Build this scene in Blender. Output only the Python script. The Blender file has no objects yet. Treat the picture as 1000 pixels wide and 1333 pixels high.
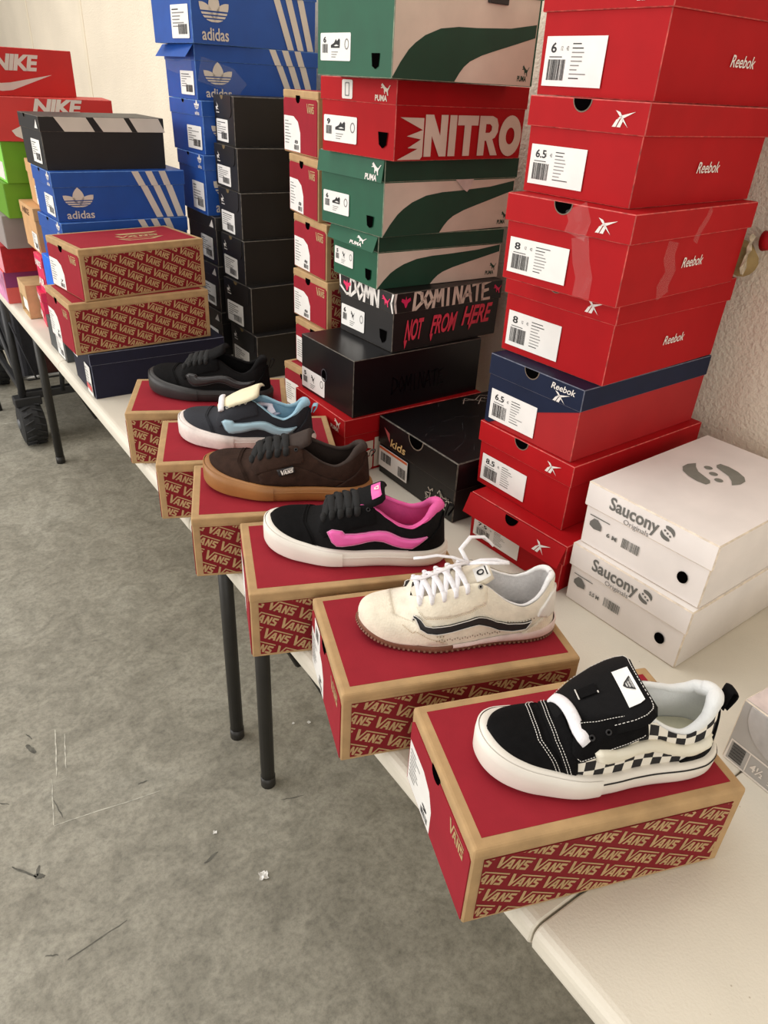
import bpy, bmesh, math, random
import numpy as np
from mathutils import Vector, Matrix
from mathutils.geometry import tessellate_polygon, delaunay_2d_cdt
random.seed(7)
C = bpy.context.scene
COL = C.collection
# ---------------------------------------------------------------- camera
CF, CP, CR, CY, CH = 946.38, 0.534137, 0.057049, 0.630211, 1.469668
def cam_axes():
    fw = Vector((math.sin(CY)*math.cos(CP), math.cos(CY)*math.cos(CP), -math.sin(CP)))
    rt = Vector((math.cos(CY), -math.sin(CY), 0)); up = rt.cross(fw)
    return rt*math.cos(CR)+up*math.sin(CR), up*math.cos(CR)-rt*math.sin(CR), fw
rt, up, fw = cam_axes()
cd = bpy.data.cameras.new('camera'); co = bpy.data.objects.new('camera', cd); COL.objects.link(co)
co.matrix_world = Matrix(((rt.x, up.x, -fw.x, 0), (rt.y, up.y, -fw.y, 0), (rt.z, up.z, -fw.z, CH), (0, 0, 0, 1)))
cd.sensor_fit = 'VERTICAL'; cd.sensor_height = 24; cd.lens = 24*CF/1333; cd.clip_start = .02; cd.clip_end = 60
C.camera = co
# ---------------------------------------------------------------- world, lights, exposure
w = bpy.data.worlds.new('world'); C.world = w; w.use_nodes = True
bg = w.node_tree.nodes['Background']; bg.inputs[0].default_value = (1.0, .95, .89, 1); bg.inputs[1].default_value = .27
def area(name, loc, tgt, sx, sy, power, col):
    l = bpy.data.lights.new(name, 'AREA'); l.shape = 'RECTANGLE'; l.size = sx; l.size_y = sy; l.energy = power; l.color = col
    o = bpy.data.objects.new(name, l); COL.objects.link(o); o.location = loc
    o.rotation_euler = (Vector(tgt)-Vector(loc)).to_track_quat('-Z', 'Y').to_euler(); return o
area('daylight_doorway', (-4.4, 3.4, 2.1), (.7, 1.4, .8), 5.0, 3.2, 265, (1.0, .97, .93))
area('ceiling_light', (-.4, 3.0, 4.4), (.2, 1.6, 0), 3.0, 4.5, 118, (1.0, .96, .90))
area('ceiling_light', (-1.0, -.6, 4.4), (-.2, .4, 0), 2.4, 2.4, 14, (1.0, .95, .88))
area('front_fill', (-2.0, -3.4, 2.0), (.9, .9, .9), 3.6, 2.6, 82, (1.0, .95, .87))  # added fill from behind the camera, brightens box sides and wall
C.view_settings.view_transform = 'Standard'; C.view_settings.look = 'None'
C.view_settings.gamma = 1; C.view_settings.use_curve_mapping = False; C.view_settings.exposure = 0.0
# ---------------------------------------------------------------- materials
def lin(c): return tuple(((v/255)/12.92 if v/255 <= .04045 else ((v/255+.055)/1.055)**2.4) for v in c)
MATS = {}
def mat(name, rgb, rough=.6, noise=.06, scale=60, bump=0., bscale=200, metal=0., spec=.5, sheen=0., coat=0., coords='Object'):
    if name in MATS: return MATS[name]
    m = bpy.data.materials.new(name); m.use_nodes = True; nt = m.node_tree; b = nt.nodes['Principled BSDF']
    c = lin(rgb); b.inputs['Roughness'].default_value = rough; b.inputs['Metallic'].default_value = metal
    b.inputs['Specular IOR Level'].default_value = spec
    if sheen: b.inputs['Sheen Weight'].default_value = sheen
    if coat: b.inputs['Coat Weight'].default_value = coat; b.inputs['Coat Roughness'].default_value = .25
    tc = nt.nodes.new('ShaderNodeTexCoord')
    n = nt.nodes.new('ShaderNodeTexNoise'); n.inputs['Scale'].default_value = scale; n.inputs['Detail'].default_value = 5
    nt.links.new(tc.outputs[coords], n.inputs['Vector'])
    r = nt.nodes.new('ShaderNodeValToRGB'); r.color_ramp.elements[0].position = .3; r.color_ramp.elements[1].position = .7
    r.color_ramp.elements[0].color = (*[v*(1-noise*2) for v in c], 1); r.color_ramp.elements[1].color = (*[min(1, v*(1+noise*2)) for v in c], 1)
    nt.links.new(n.outputs['Fac'], r.inputs['Fac']); nt.links.new(r.outputs['Color'], b.inputs['Base Color'])
    if bump:
        n2 = nt.nodes.new('ShaderNodeTexNoise'); n2.inputs['Scale'].default_value = bscale; n2.inputs['Detail'].default_value = 4
        nt.links.new(tc.outputs[coords], n2.inputs['Vector'])
        bp = nt.nodes.new('ShaderNodeBump'); bp.inputs['Strength'].default_value = min(1, bump); bp.inputs['Distance'].default_value = .002 if bump <= 1 else .002*bump
        nt.links.new(n2.outputs['Fac'], bp.inputs['Height']); nt.links.new(bp.outputs['Normal'], b.inputs['Normal'])
    MATS[name] = m; return m
M = mat
KRAFT = M('kraft', (180, 147, 104), .85, .06, 40, .15, 300)
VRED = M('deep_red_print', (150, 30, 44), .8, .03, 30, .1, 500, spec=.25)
VRED_SHADED = M('deep_red_shaded_side', (124, 24, 32), .8, .03, 30, spec=.25)  # same red as the top, with the side's shade put into the colour
RRED = M('bright_red', (172, 17, 24), .6, .03, 20, spec=.15)
RREDS = M('red_side', (168, 30, 34), .55, .03, 20, spec=.3)
REDGE = M('worn_red_edge', (196, 84, 78), .7, .25, 90)
NAVY = M('navy', (20, 30, 56), .55, .05, 20, spec=.2)
NAVYE = M('worn_navy_edge', (100, 104, 120), .7, .2, 90)
WHITE = M('white_print', (232, 226, 220), .55, .02, 30)
PAPER = M('white_label_paper', (238, 236, 232), .5, .02, 30)
INK = M('black_ink', (22, 20, 22), .6, .02)
INKG = M('grey_ink', (130, 128, 126), .6, .02)
GREY = M('dark_grey_print', (108, 108, 104), .6, .02)
SBOX = M('white_carton', (236, 230, 226), .55, .03, 12, .05, 400)
SEDGE = M('white_carton_edge', (222, 208, 190), .7, .1, 90)
BLACKB = M('black_carton', (24, 22, 22), .45, .08, 20)
BLACKG = M('satin_black_carton', (16, 15, 17), .3, .08, 20)
BLACKE = M('worn_black_edge', (90, 84, 76), .7, .3, 120)
ABLUE = M('blue_carton', (22, 92, 190), .45, .04, 20)
ABLUES = M('deep_blue_carton', (20, 76, 160), .5, .04, 20)
BEDGE = M('worn_blue_edge', (90, 130, 190), .7, .2, 90)
PGREEN = M('green_carton', (10, 84, 57), .6, .05, 20)
PGREEND = M('dark_green_carton', (14, 62, 44), .6, .05, 20)
PTAN = M('pinkish_tan_print', (216, 200, 184), .6, .04, 15)
GEDGE = M('worn_green_edge', (150, 160, 140), .7, .2, 90)
LIME = M('lime_green_carton', (98, 152, 18), .5, .04, 10)
LIMEL = M('light_lime_end', (140, 220, 80), .5, .04, 10)
NRED = M('orange_red_carton', (196, 38, 30), .5, .04, 10)
GREYB = M('grey_carton', (150, 140, 136), .6, .04, 10)
SILVER = M('silver_print', (214, 204, 192), .5, .04, 10)
PINK = M('hot_pink_print', (224, 40, 96), .5, .04, 10)
PURP = M('purple_print', (140, 50, 110), .5, .06, 10)
CORAL = M('coral_carton', (226, 96, 90), .55, .05, 10)
GOLD = M('gold_print', (214, 178, 120), .4, .05, 30)
HOLE_SHADE = M('painted_hole_shade', (6, 5, 5), 1., .02, spec=0.)  # black colour standing for the shade inside holes
# ---------------------------------------------------------------- object helpers
def link(me, name, parent=None):
    o = bpy.data.objects.new(name, me); COL.objects.link(o)
    if parent is not None: o.parent = parent
    return o
def tag(o, label=None, cat=None, group=None, kind=None):
    if label: o['label'] = label
    if cat: o['category'] = cat
    if group: o['group'] = group
    if kind: o['kind'] = kind
    return o
def empty(name, label, cat, loc, rz=0, group=None):
    o = bpy.data.objects.new(name, None); o.empty_display_size = .05; COL.objects.link(o)
    o.location = loc; o.rotation_euler = (0, 0, rz); return tag(o, label, cat, group)
def mesh_from(name, vs, fs, mats, parent=None, idx=None, smooth=False):
    me = bpy.data.meshes.new(name); me.from_pydata([tuple(v) for v in vs], [], [tuple(f) for f in fs])
    for m in (mats if isinstance(mats, (list, tuple)) else [mats]): me.materials.append(m)
    if idx: me.polygons.foreach_set('material_index', idx)
    if smooth: me.polygons.foreach_set('use_smooth', [True]*len(me.polygons))
    me.update(); return link(me, name, parent)
def bm_out(bm, name, mats, parent=None, smooth=False):
    me = bpy.data.meshes.new(name); bm.to_mesh(me); bm.free()
    for m in (mats if isinstance(mats, (list, tuple)) else [mats]): me.materials.append(m)
    if smooth: me.polygons.foreach_set('use_smooth', [True]*len(me.polygons))
    return link(me, name, parent)
def bm_box(bm, lo, hi, bev=0., seg=1, edge_mat=False, top_in=0., bot_in=0.):
    vs = []
    for z, ins in ((lo[2], bot_in), (hi[2], top_in)):
        for x, y in ((lo[0]+ins, lo[1]+ins), (hi[0]-ins, lo[1]+ins), (hi[0]-ins, hi[1]-ins), (lo[0]+ins, hi[1]-ins)):
            vs.append(bm.verts.new((x, y, z)))
    fs = [bm.faces.new([vs[i] for i in f]) for f in ((3, 2, 1, 0), (4, 5, 6, 7), (0, 1, 5, 4), (1, 2, 6, 5), (2, 3, 7, 6), (3, 0, 4, 7))]
    if bev:
        es = list({e for f in fs for e in f.edges})
        r = bmesh.ops.bevel(bm, geom=es, offset=bev, segments=seg, affect='EDGES', profile=.5)
        if edge_mat:
            for f in r['faces']: f.material_index = 1
        return r['faces']
def boxobj(name, lo, hi, m, parent, bev=.001, seg=1, edge=None, **k):
    bm = bmesh.new(); bm_box(bm, lo, hi, bev, seg, edge is not None, **k)
    return bm_out(bm, name, [m]+([edge] if edge else []), parent)
def tube(name, pts, r, m, parent, n=10, closed=False, flat=1., nrm=None, smooth=True, caps=True):
    """sweep of an ellipse (r wide, r*flat thick) along pts; nrm = per-point surface normal for flat ribbons"""
    P = [Vector(p) for p in pts]; N = len(P); vs = []; fs = []
    ref = Vector((0, 0, 1))
    for i, p in enumerate(P):
        a = P[(i-1) % N] if (closed or i > 0) else P[i]; b = P[(i+1) % N] if (closed or i < N-1) else P[i]
        t = (b-a).normalized() if (b-a).length > 1e-9 else Vector((1, 0, 0))
        if nrm is not None: u = Vector(nrm[i])
        else: u = ref if abs(t.dot(ref)) < .95 else Vector((1, 0, 0))
        s = t.cross(u)
        if s.length < 1e-6: s = t.cross(Vector((0, 1, 0)))
        s.normalize(); u = s.cross(t).normalized()
        rr = r[i] if isinstance(r, (list, tuple)) else r
        for k in range(n):
            q = 2*math.pi*k/n; vs.append(p+s*math.cos(q)*rr+u*math.sin(q)*rr*flat)
    for i in range(N if closed else N-1):
        for k in range(n):
            fs.append((i*n+k, i*n+(k+1) % n, ((i+1) % N)*n+(k+1) % n, ((i+1) % N)*n+k))
    if not closed and caps: fs.append(tuple(range(n))[::-1]); fs.append(tuple((N-1)*n+k for k in range(n)))
    if name is None: return vs, fs
    return mesh_from(name, vs, fs, m, parent, smooth=smooth)
def joined(name, parts, m, parent, smooth=True):
    V = []; F = []
    for vs, fs in parts:
        o = len(V); V += list(vs); F += [tuple(i+o for i in f) for f in fs]
    return mesh_from(name, V, F, m, parent, smooth=smooth)
# ---------------------------------------------------------------- flat 2-D art (print on cartons)
class Art:
    def __init__(s): s.t = []                      # list of convex polygons (2-D)
    def poly(s, pts, holes=()):
        loops = [[Vector((x, y, 0)) for x, y in pts]]+[[Vector((x, y, 0)) for x, y in h] for h in holes]
        flat = [v for l in loops for v in l]
        for tr in tessellate_polygon(loops): s.t.append([(flat[i].x, flat[i].y) for i in tr])
        return s
    def rect(s, x0, y0, x1, y1): s.t.append([(x0, y0), (x1, y0), (x1, y1), (x0, y1)]); return s
    def add(s, o, sx=1, sy=None, tx=0, ty=0, rot=0, shear=0):
        sy = sx if sy is None else sy; c, q = math.cos(rot), math.sin(rot)
        for p in o.t:
            r = []
            for x, y in p:
                x, y = (x+shear*y)*sx, y*sy; r.append((x*c-y*q+tx, x*q+y*c+ty))
            s.t.append(r)
        return s
    def clip(s, x0, y0, x1, y1):
        out = []
        for p in s.t:
            for ax, lim, sg in ((0, x0, 1), (0, x1, -1), (1, y0, 1), (1, y1, -1)):
                q = []
                for i in range(len(p)):
                    a, b = p[i-1], p[i]; da, db = (a[ax]-lim)*sg, (b[ax]-lim)*sg
                    if (da >= 0) != (db >= 0):
                        t = da/(da-db); q.append((a[0]+(b[0]-a[0])*t, a[1]+(b[1]-a[1])*t))
                    if db >= 0: q.append(b)
                p = q
                if len(p) < 3: break
            if len(p) >= 3: out.append(p)
        s.t = out; return s
    def width(s): return max(x for p in s.t for x, y in p) if s.t else 0
_tc = {}
def text(string, bold=0., shear=0., spacing=1.):
    """unit-height lettering made from the built-in font, as Art"""
    k = (string, bold, shear, spacing)
    if k in _tc: return _tc[k]
    cu = bpy.data.curves.new('t', 'FONT'); cu.body = string; cu.size = 1.37; cu.offset = bold; cu.shear = shear
    cu.space_character = spacing; cu.resolution_u = 3; cu.fill_mode = 'FRONT'
    o = bpy.data.objects.new('t', cu); COL.objects.link(o)
    dg = bpy.context.evaluated_depsgraph_get(); me = bpy.data.meshes.new_from_object(o.evaluated_get(dg))
    a = Art()
    for p in me.polygons: a.t.append([(me.vertices[i].co.x, me.vertices[i].co.y) for i in p.vertices])
    bpy.data.objects.remove(o); bpy.data.curves.remove(cu); bpy.data.meshes.remove(me)
    _tc[k] = a; return a
def textfit(string, x0, y0, w, h, bold=0., shear=0., spacing=1.):
    a = text(string, bold, shear, spacing); ww = a.width() or 1
    return Art().add(a, w/ww, h, x0, y0)
class Box:
    """local frame of a carton: origin at base centre, x = long axis (end face at -x), side face at -y"""
    def __init__(s, L, W, H, e): s.L, s.W, s.H, s.e = L, W, H, e
    def frame(s, f):
        L, W, H = s.L, s.W, s.H
        return {'end': (Vector((-L/2, W/2, 0)), Vector((0, -1, 0)), Vector((0, 0, 1)), Vector((-1, 0, 0))),
                'side': (Vector((-L/2, -W/2, 0)), Vector((1, 0, 0)), Vector((0, 0, 1)), Vector((0, -1, 0))),
                'top': (Vector((-L/2, -W/2, H)), Vector((1, 0, 0)), Vector((0, 1, 0)), Vector((0, 0, 1))),
                'topend': (Vector((-L/2, W/2, H)), Vector((0, -1, 0)), Vector((1, 0, 0)), Vector((0, 0, 1)))}[f]
    def decal(s, f, art, m, name='printed_mark', off=.0006, th=0., parent=None):
        o, U, V, N = s.frame(f); vs = []; fs = []
        for p in art.t:
            b = len(vs); ar = sum(p[i-1][0]*p[i][1]-p[i][0]*p[i-1][1] for i in range(len(p)))
            if abs(ar) < 1e-10: continue
            if ar < 0: p = p[::-1]
            vs += [o+U*x+V*y+N*off for x, y in p]; fs.append(tuple(range(b, b+len(p))))
        if not fs: return None
        ob = mesh_from(name, vs, fs, m, parent or s.e)
        if U.cross(V).dot(N) < 0: ob.data.flip_normals()
        return ob
    def plate(s, f, pts, m, name, off=0., th=.0006, holes=(), parent=None):
        o, U, V, N = s.frame(f)
        loops = [list(pts)]+[list(h) for h in holes]
        flat = [q for l in loops for q in l]; tri = tessellate_polygon([[Vector((x, y, 0)) for x, y in l] for l in loops])
        n = len(flat); vs = [o+U*x+V*y+N*(off+th) for x, y in flat]+[o+U*x+V*y+N*off for x, y in flat]; fs = []
        for t in tri: fs.append(tuple(t)); fs.append(tuple(i+n for i in t[::-1]))
        b = 0
        for l in loops:
            k = len(l)
            for i in range(k): fs.append((b+i, b+(i+1) % k, b+(i+1) % k+n, b+i+n))
            b += k
        bm = bmesh.new(); vv = [bm.verts.new(v) for v in vs]
        for t in fs:
            try: bm.faces.new([vv[i] for i in t])
            except ValueError: pass
        bmesh.ops.recalc_face_normals(bm, faces=bm.faces); return bm_out(bm, name, m, parent or s.e)
def circ(cx, cy, r, n=20, ry=None, a0=0, a1=360):
    ry = r if ry is None else ry
    full = (a1-a0) >= 360
    return [(cx+r*math.cos(math.radians(a0+(a1-a0)*i/(n if full else n-1))), cy+ry*math.sin(math.radians(a0+(a1-a0)*i/(n if full else n-1)))) for i in range(n)]
def rrect(x0, y0, x1, y1, r, n=4):
    p = []
    for cx, cy, a in ((x1-r, y1-r, 0), (x0+r, y1-r, 90), (x0+r, y0+r, 180), (x1-r, y0+r, 270)):
        p += [(cx+r*math.cos(math.radians(a+90*i/n)), cy+r*math.sin(math.radians(a+90*i/n))) for i in range(n+1)]
    return p
# wordmarks and emblems
VANS = Art()
VANS.poly([(0, 1), (.27, 1), (.56, .34), (.84, 1), (3.12, 1), (3.12, .89), (.96, .89), (.62, 0), (.42, 0)])
VANS.poly([(.84, 0), (1.14, .76), (1.42, .76), (1.66, 0), (1.42, 0), (1.37, .17), (1.13, .17), (1.06, 0)], [[(1.2, .32), (1.34, .32), (1.28, .55)]])
VANS.poly([(1.74, 0), (1.74, .76), (1.94, .76), (2.17, .33), (2.17, .76), (2.38, .76), (2.38, 0), (2.18, 0), (1.95, .42), (1.95, 0)])
VANS.poly([(2.47, 0), (2.47, .18), (2.86, .18), (2.86, .29), (2.47, .40), (2.47, .76), (3.08, .76), (3.08, .58), (2.69, .58), (2.69, .50), (3.08, .38), (3.08, 0)])
def lens(cx, cy, l, wd, ang, n=9):
    p = [(t, wd*math.sin(math.pi*t)**.8) for t in [i/n for i in range(n+1)]]; q = p+[(x, -y) for x, y in p[-2:0:-1]]
    c, s = math.cos(ang), math.sin(ang); return [(cx+(x*c-y*s)*l, cy+(x*s+y*c)*l) for x, y in q]
TREF = Art()
_l = Art().poly(lens(.5, .12, .88, .26, math.pi/2)).poly(lens(.5, .10, .82, .24, math.radians(138))).poly(lens(.5, .10, .82, .24, math.radians(42)))
for a, b in ((.42, 1.1), (.31, .37), (.21, .27), (.10, .17)):
    q = Art(); q.add(_l); q.clip(-1, a, 2, b); TREF.add(q)
ADI = Art(); ADI.add(TREF, .9, .8, .05, .34); ADI.add(textfit('adidas', 0, 0, 1, .30, .02))
SWOOSH = Art().poly([(0, .38), (.04, .18), (.14, .04), (.28, 0), (.42, .04), (1.0, .62), (.40, .30), (.27, .27), (.17, .33), (.13, .48), (.16, .62)])
RVEC = Art().poly([(.08, 1), (.36, .90), (.95, 0), (.52, .46)]).poly([(1.25, .98), (.45, .70), (.25, .50), (.62, .56)]).poly([(0, 0), (.2, .45), (.40, .52), (.22, 0)]).poly([(.28, 0), (.46, .50), (.62, .46), (.50, 0)])
CAT = Art().poly([(.02, .80), (.10, .92), (.16, 1.0), (.20, .93), (.30, .84), (.42, .72), (.56, .62), (.68, .56), (.76, .60), (.84, .74), (.92, .84), (1.0, .84), (.96, .78), (.90, .70), (.84, .56), (.78, .46), (.74, .34), (.76, .18), (.80, .02), (.70, 0), (.66, .14), (.62, .28), (.52, .34), (.44, .30), (.46, .16), (.40, .12), (.34, .30), (.34, .46), (.26, .58), (.14, .60), (.04, .56), (0, .62), (.10, .68), (.16, .74)])
PUMA = Art(); PUMA.add(CAT, .72, .66, .42, .30); PUMA.add(textfit('PUMA', 0, 0, .92, .32, .05))
NITRO = Art()
NITRO.poly([(0, 0), (0, 1), (.28, 1), (.55, .5), (.55, 1), (.8, 1), (.8, 0), (.55, 0), (.25, .5), (.25, 0)]).rect(.87, 0, 1.13, 1)
NITRO.poly([(1.17, 1), (1.95, 1), (1.95, .76), (1.69, .76), (1.69, 0), (1.43, 0), (1.43, .76), (1.17, .76)])
NITRO.poly([(2.0, 0), (2.0, 1), (2.5, 1), (2.68, .94), (2.76, .78), (2.76, .6), (2.66, .46), (2.56, .42), (2.82, 0), (2.54, 0), (2.32, .38), (2.26, .38), (2.26, 0)], [[(2.26, .58), (2.26, .8), (2.42, .8), (2.5, .74), (2.5, .64), (2.42, .58)]])
NITRO.poly(circ(3.29, .5, .46, 28, .53), [circ(3.29, .5, .18, 20, .22)])
STARCH = Art().poly([(0, .55), (.5, .62), (.2, 1.), (.75, .55), (.35, .5), (.8, .25), (.3, .35), (.2, .15)]).rect(.1, 0, .9, .08)
SAUC = Art()
_b = [(-.038, .011), (-.044, -.004), (-.043, -.020), (-.034, -.033), (-.018, -.042), (0, -.046), (.014, -.044), (.015, -.034), (.010, -.026), (-.004, -.020), (-.018, -.014), (-.030, -.002)]
SAUC.poly(_b).poly([(-x, -y) for x, y in _b])
for d in (-1, 0, 1): SAUC.poly(circ(d*.0170, -d*.0130, .0068, 16))
def vans_pattern(w, h):
    a = Art(); r = math.radians(-25); hh = .0182; sx = .0134; pw = .0462; ph = .0246
    for j in range(-9, 16):
        for i in range(-4, 12):
            x, y = i*pw+(j*.0165) % pw, j*ph-.02
            a.add(VANS, sx, hh, x*math.cos(r)-y*math.sin(r), x*math.sin(r)+y*math.cos(r), r, .12)
    return a.clip(0, 0, w, h)
def barcode(w, h, seed=1, n=26):
    a = Art(); rr = random.Random(seed); x = 0
    while x < w:
        b = rr.choice((1, 1, 2, 3))*w/60; a.rect(x, 0, min(w, x+b), h); x += b+rr.choice((1, 1, 2))*w/60
    return a
def label(B, f, x, y, w, h, style, size='8', parent=None, seed=1):
    """price / size label: paper plate plus print; children of the carton"""
    pts = rrect(x, y, x+w, y+h, .0025) if style != 'plain' else [(x, y), (x+w, y), (x+w, y+h), (x, y+h)]
    if style == 'vans': pts = [(x, y), (x+w, y), (x+w, y+h*.55), (x+w*.86, y+h*.86), (x+w*.6, y+h), (x, y+h)]
    pl = B.plate(f, pts, PAPER, 'label', .0002 if parent is None else .0016, .0006)
    off = .0011 if parent is None else .0025
    k = Art(); g = Art()
    if style == 'plain':
        k.add(barcode(w*.30, h*.42, seed), 1, 1, x+w*.07, y+h*.12)
        k.add(textfit(size, x+w*.09, y+h*.68, w*(.05+.05*len(size)), h*.2, .03)); k.rect(x+w*.08, y+h*.58, x+w*.3, y+h*.60)
        k.add(textfit('12', x+w*.26, y+h*.72, w*.04, h*.09)); k.add(textfit('42', x+w*.36, y+h*.72, w*.04, h*.09))
        for i in range(9): (k if i in (0, 1, 8) else g).rect(x+w*.46, y+h*(.84-.085*i), x+w*(.46+random.Random(seed+i).uniform(.1, .28)), y+h*(.863-.085*i))
    elif style == 'puma':
        k.add(barcode(w*.18, h*.32, seed), 1, 1, x+w*.07, y+h*.28); k.add(textfit(size, x+w*.1, y+h*.66, w*.1, h*.2, .06))
        g.poly(circ(x+w*.88, y+h*.6, w*.07, 12, h*.2), [circ(x+w*.88, y+h*.6, w*.05, 12, h*.15)])
        for i in range(3): g.rect(x+w*.38, y+h*(.3-.09*i), x+w*(.6-.04*i), y+h*(.33-.09*i))
        shoe = Art().poly([(0, .1), (0, .35), (.35, .55), (.55, .9), (.68, .7), (.9, .95), (1, .8), (.98, .1)], [[(.3, .3), (.6, .42), (.9, .3), (.55, .25)]])
        k.add(CAT if seed in (6, 8) else shoe, w*.3 if seed not in (6, 8) else w*.16, h*.4, x+w*(.36 if seed not in (6, 8) else .42), y+h*.42)
    elif style == 'vans':
        k.add(barcode(w*.3, h*.14, seed), 1, 1, x+w*.62, y+h*.06); k.add(textfit(size, x+w*.66, y+h*.24, w*.2, h*.1, .04))
        for i in range(8): g.rect(x+w*.06, y+h*(.84-.09*i), x+w*random.Random(seed+i).uniform(.25, .48), y+h*(.865-.09*i))
    else:
        k.add(barcode(w*.5, h*.3, seed), 1, 1, x+w*.4, y+h*.12)
        for i in range(6): (k if i == 0 else g).rect(x+w*.08, y+h*(.84-.1*i), x+w*random.Random(seed+i).uniform(.3, .85), y+h*(.875-.1*i))
    # print lies on the label: third level
    B.decal(f, k, INK, 'label_print', off, parent=pl); B.decal(f, g, INKG, 'label_small_print', off, parent=pl)
    return pl
# ---------------------------------------------------------------- setting
def floor_mat():
    m = bpy.data.materials.new('concrete'); m.use_nodes = True; nt = m.node_tree; b = nt.nodes['Principled BSDF']; L = nt.links.new
    tc = nt.nodes.new('ShaderNodeTexCoord'); b.inputs['Roughness'].default_value = .62
    def noise(s, d=6, dist=0., rough=.6):
        n = nt.nodes.new('ShaderNodeTexNoise'); n.inputs['Scale'].default_value = s; n.inputs['Detail'].default_value = d
        n.inputs['Distortion'].default_value = dist; n.inputs['Roughness'].default_value = rough; L(tc.outputs['Object'], n.inputs['Vector']); return n
    def ramp(n, stops):
        r = nt.nodes.new('ShaderNodeValToRGB'); L(n.outputs['Fac'], r.inputs['Fac'])
        while len(r.color_ramp.elements) < len(stops): r.color_ramp.elements.new(.5)
        for e, (p, c) in zip(r.color_ramp.elements, stops): e.position = p; e.color = (*lin(c), 1)
        return r
    a = ramp(noise(2.2, 8, .6), [(.32, (158, 153, 139)), (.5, (174, 169, 154)), (.7, (188, 184, 170))])
    c = ramp(noise(70, 6, 0, .8), [(.3, (170, 170, 170)), (.55, (238, 238, 238)), (.72, (255, 255, 255))])
    d = ramp(noise(10, 8, 1.5), [(.36, (206, 206, 204)), (.6, (250, 250, 250))])
    x = nt.nodes.new('ShaderNodeMixRGB'); x.blend_type = 'MULTIPLY'; x.inputs[0].default_value = .8; L(a.outputs[0], x.inputs[1]); L(c.outputs[0], x.inputs[2])
    y = nt.nodes.new('ShaderNodeMixRGB'); y.blend_type = 'MULTIPLY'; y.inputs[0].default_value = .8; L(x.outputs[0], y.inputs[1]); L(d.outputs[0], y.inputs[2])
    L(y.outputs[0], b.inputs['Base Color'])
    bp = nt.nodes.new('ShaderNodeBump'); bp.inputs['Strength'].default_value = .15; bp.inputs['Distance'].default_value = .003
    L(c.outputs[0], bp.inputs['Height']); L(bp.outputs[0], b.inputs['Normal']); return m
fl = boxobj('floor', (-5, -3, -.1), (1.35, 10, 0), floor_mat(), None, 0); tag(fl, kind='structure')
WALLM = M('orange_peel_plaster', (229, 217, 197), .85, .03, 3, 1.7, 150)
wl = boxobj('wall_right', (1.25, -3, 0), (1.35, 10, 3.6), WALLM, None, 0); tag(wl, kind='structure')
TRIMM = M('wall_joint', (226, 214, 192), .8, .02, 3)
for n, y in (('trim_1', 4.55), ('trim_2', 5.75)):
    tag(boxobj(n, (1.246, y, 0), (1.251, y+.05, 3.6), TRIMM, None, .003), kind='structure')
SCUFF = M('scuff_rubber', (96, 94, 86), .8, .2, 60); SCRL = M('pale_scratch', (188, 185, 172), .8, .2, 60)
def back(px, py, z):
    d = fw+rt*((px-500)/CF)-up*((py-666.5)/CF); t = (z-CH)/d.z; return Vector((0, 0, CH))+d*t
def scuff(pts, wd, m, name='scuff_mark'):
    P = [back(x, y, 0) for x, y in pts]; vs = []; fs = []; n = len(P)
    for i, p in enumerate(P):
        t = (P[min(i+1, n-1)]-P[max(i-1, 0)]).normalized(); s = Vector((-t.y, t.x, 0)); k = wd*(.35+.65*math.sin(math.pi*(i+.5)/n))*random.uniform(.7, 1.2)
        vs += [p+s*k+Vector((0, 0, .0006)), p-s*k+Vector((0, 0, .0006))]
    for i in range(n-1): fs.append((2*i, 2*i+1, 2*i+3, 2*i+2))
    o = mesh_from(name, vs, fs, m, fl); return o
def poly_line(p, q, n=7, j=.6): return [(p[0]+(q[0]-p[0])*i/n+random.uniform(-j, j), p[1]+(q[1]-p[1])*i/n+random.uniform(-j, j)) for i in range(n+1)]
for a, b, wd in (((88, 1250), (166, 1198), .0012), ((16, 1129), (48, 1142), .0025), ((44, 1140), (58, 1141), .006), ((51, 1126), (49, 1140), .003),
                 ((34, 970), (46, 980), .006), ((34, 956), (42, 962), .002), ((59, 1245), (76, 1243), .0015), ((266, 1124), (284, 1109), .003),
                 ((70, 1042), (82, 1064), .0012), ((0, 1046), (12, 1047), .0016), ((366, 1041), (395, 1036), .001), ((180, 1021), (192, 1016), .002)):
    scuff(poly_line(a, b), wd, SCUFF)
for a, b, wd in (((70, 1075), (208, 1030), .0014), ((72, 950), (74, 1010), .002), ((84, 955), (86, 1000), .0015), ((68, 1015), (70, 1075), .0015), ((0, 552), (60, 545), .004)):
    scuff(poly_line(a, b), wd, SCRL)
# ---------------------------------------------------------------- tables
def table_mat():
    m = mat('blow_moulded_plastic', (222, 215, 200), .5, .02, 8, .25, 320); nt = m.node_tree; b = nt.nodes['Principled BSDF']
    src = b.inputs['Base Color'].links[0].from_socket; v = nt.nodes.new('ShaderNodeTexVoronoi'); v.inputs['Scale'].default_value = 48
    tc = nt.nodes['Texture Coordinate']; nt.links.new(tc.outputs['Object'], v.inputs['Vector'])
    r = nt.nodes.new('ShaderNodeValToRGB'); r.color_ramp.elements[0].position = .03; r.color_ramp.elements[1].position = .06
    r.color_ramp.elements[0].color = (.45, .38, .3, 1); r.color_ramp.elements[1].color = (1, 1, 1, 1)
    nt.links.new(v.outputs['Distance'], r.inputs[0]); x = nt.nodes.new('ShaderNodeMixRGB'); x.blend_type = 'MULTIPLY'; x.inputs[0].default_value = .6
    nt.links.new(src, x.inputs[1]); nt.links.new(r.outputs[0], x.inputs[2]); nt.links.new(x.outputs[0], b.inputs['Base Color']); return m
TBL = table_mat(); STEEL = M('black_powder_coat', (38, 36, 33), .5, .05, 40, .05, 400)
XE = .392
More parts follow.
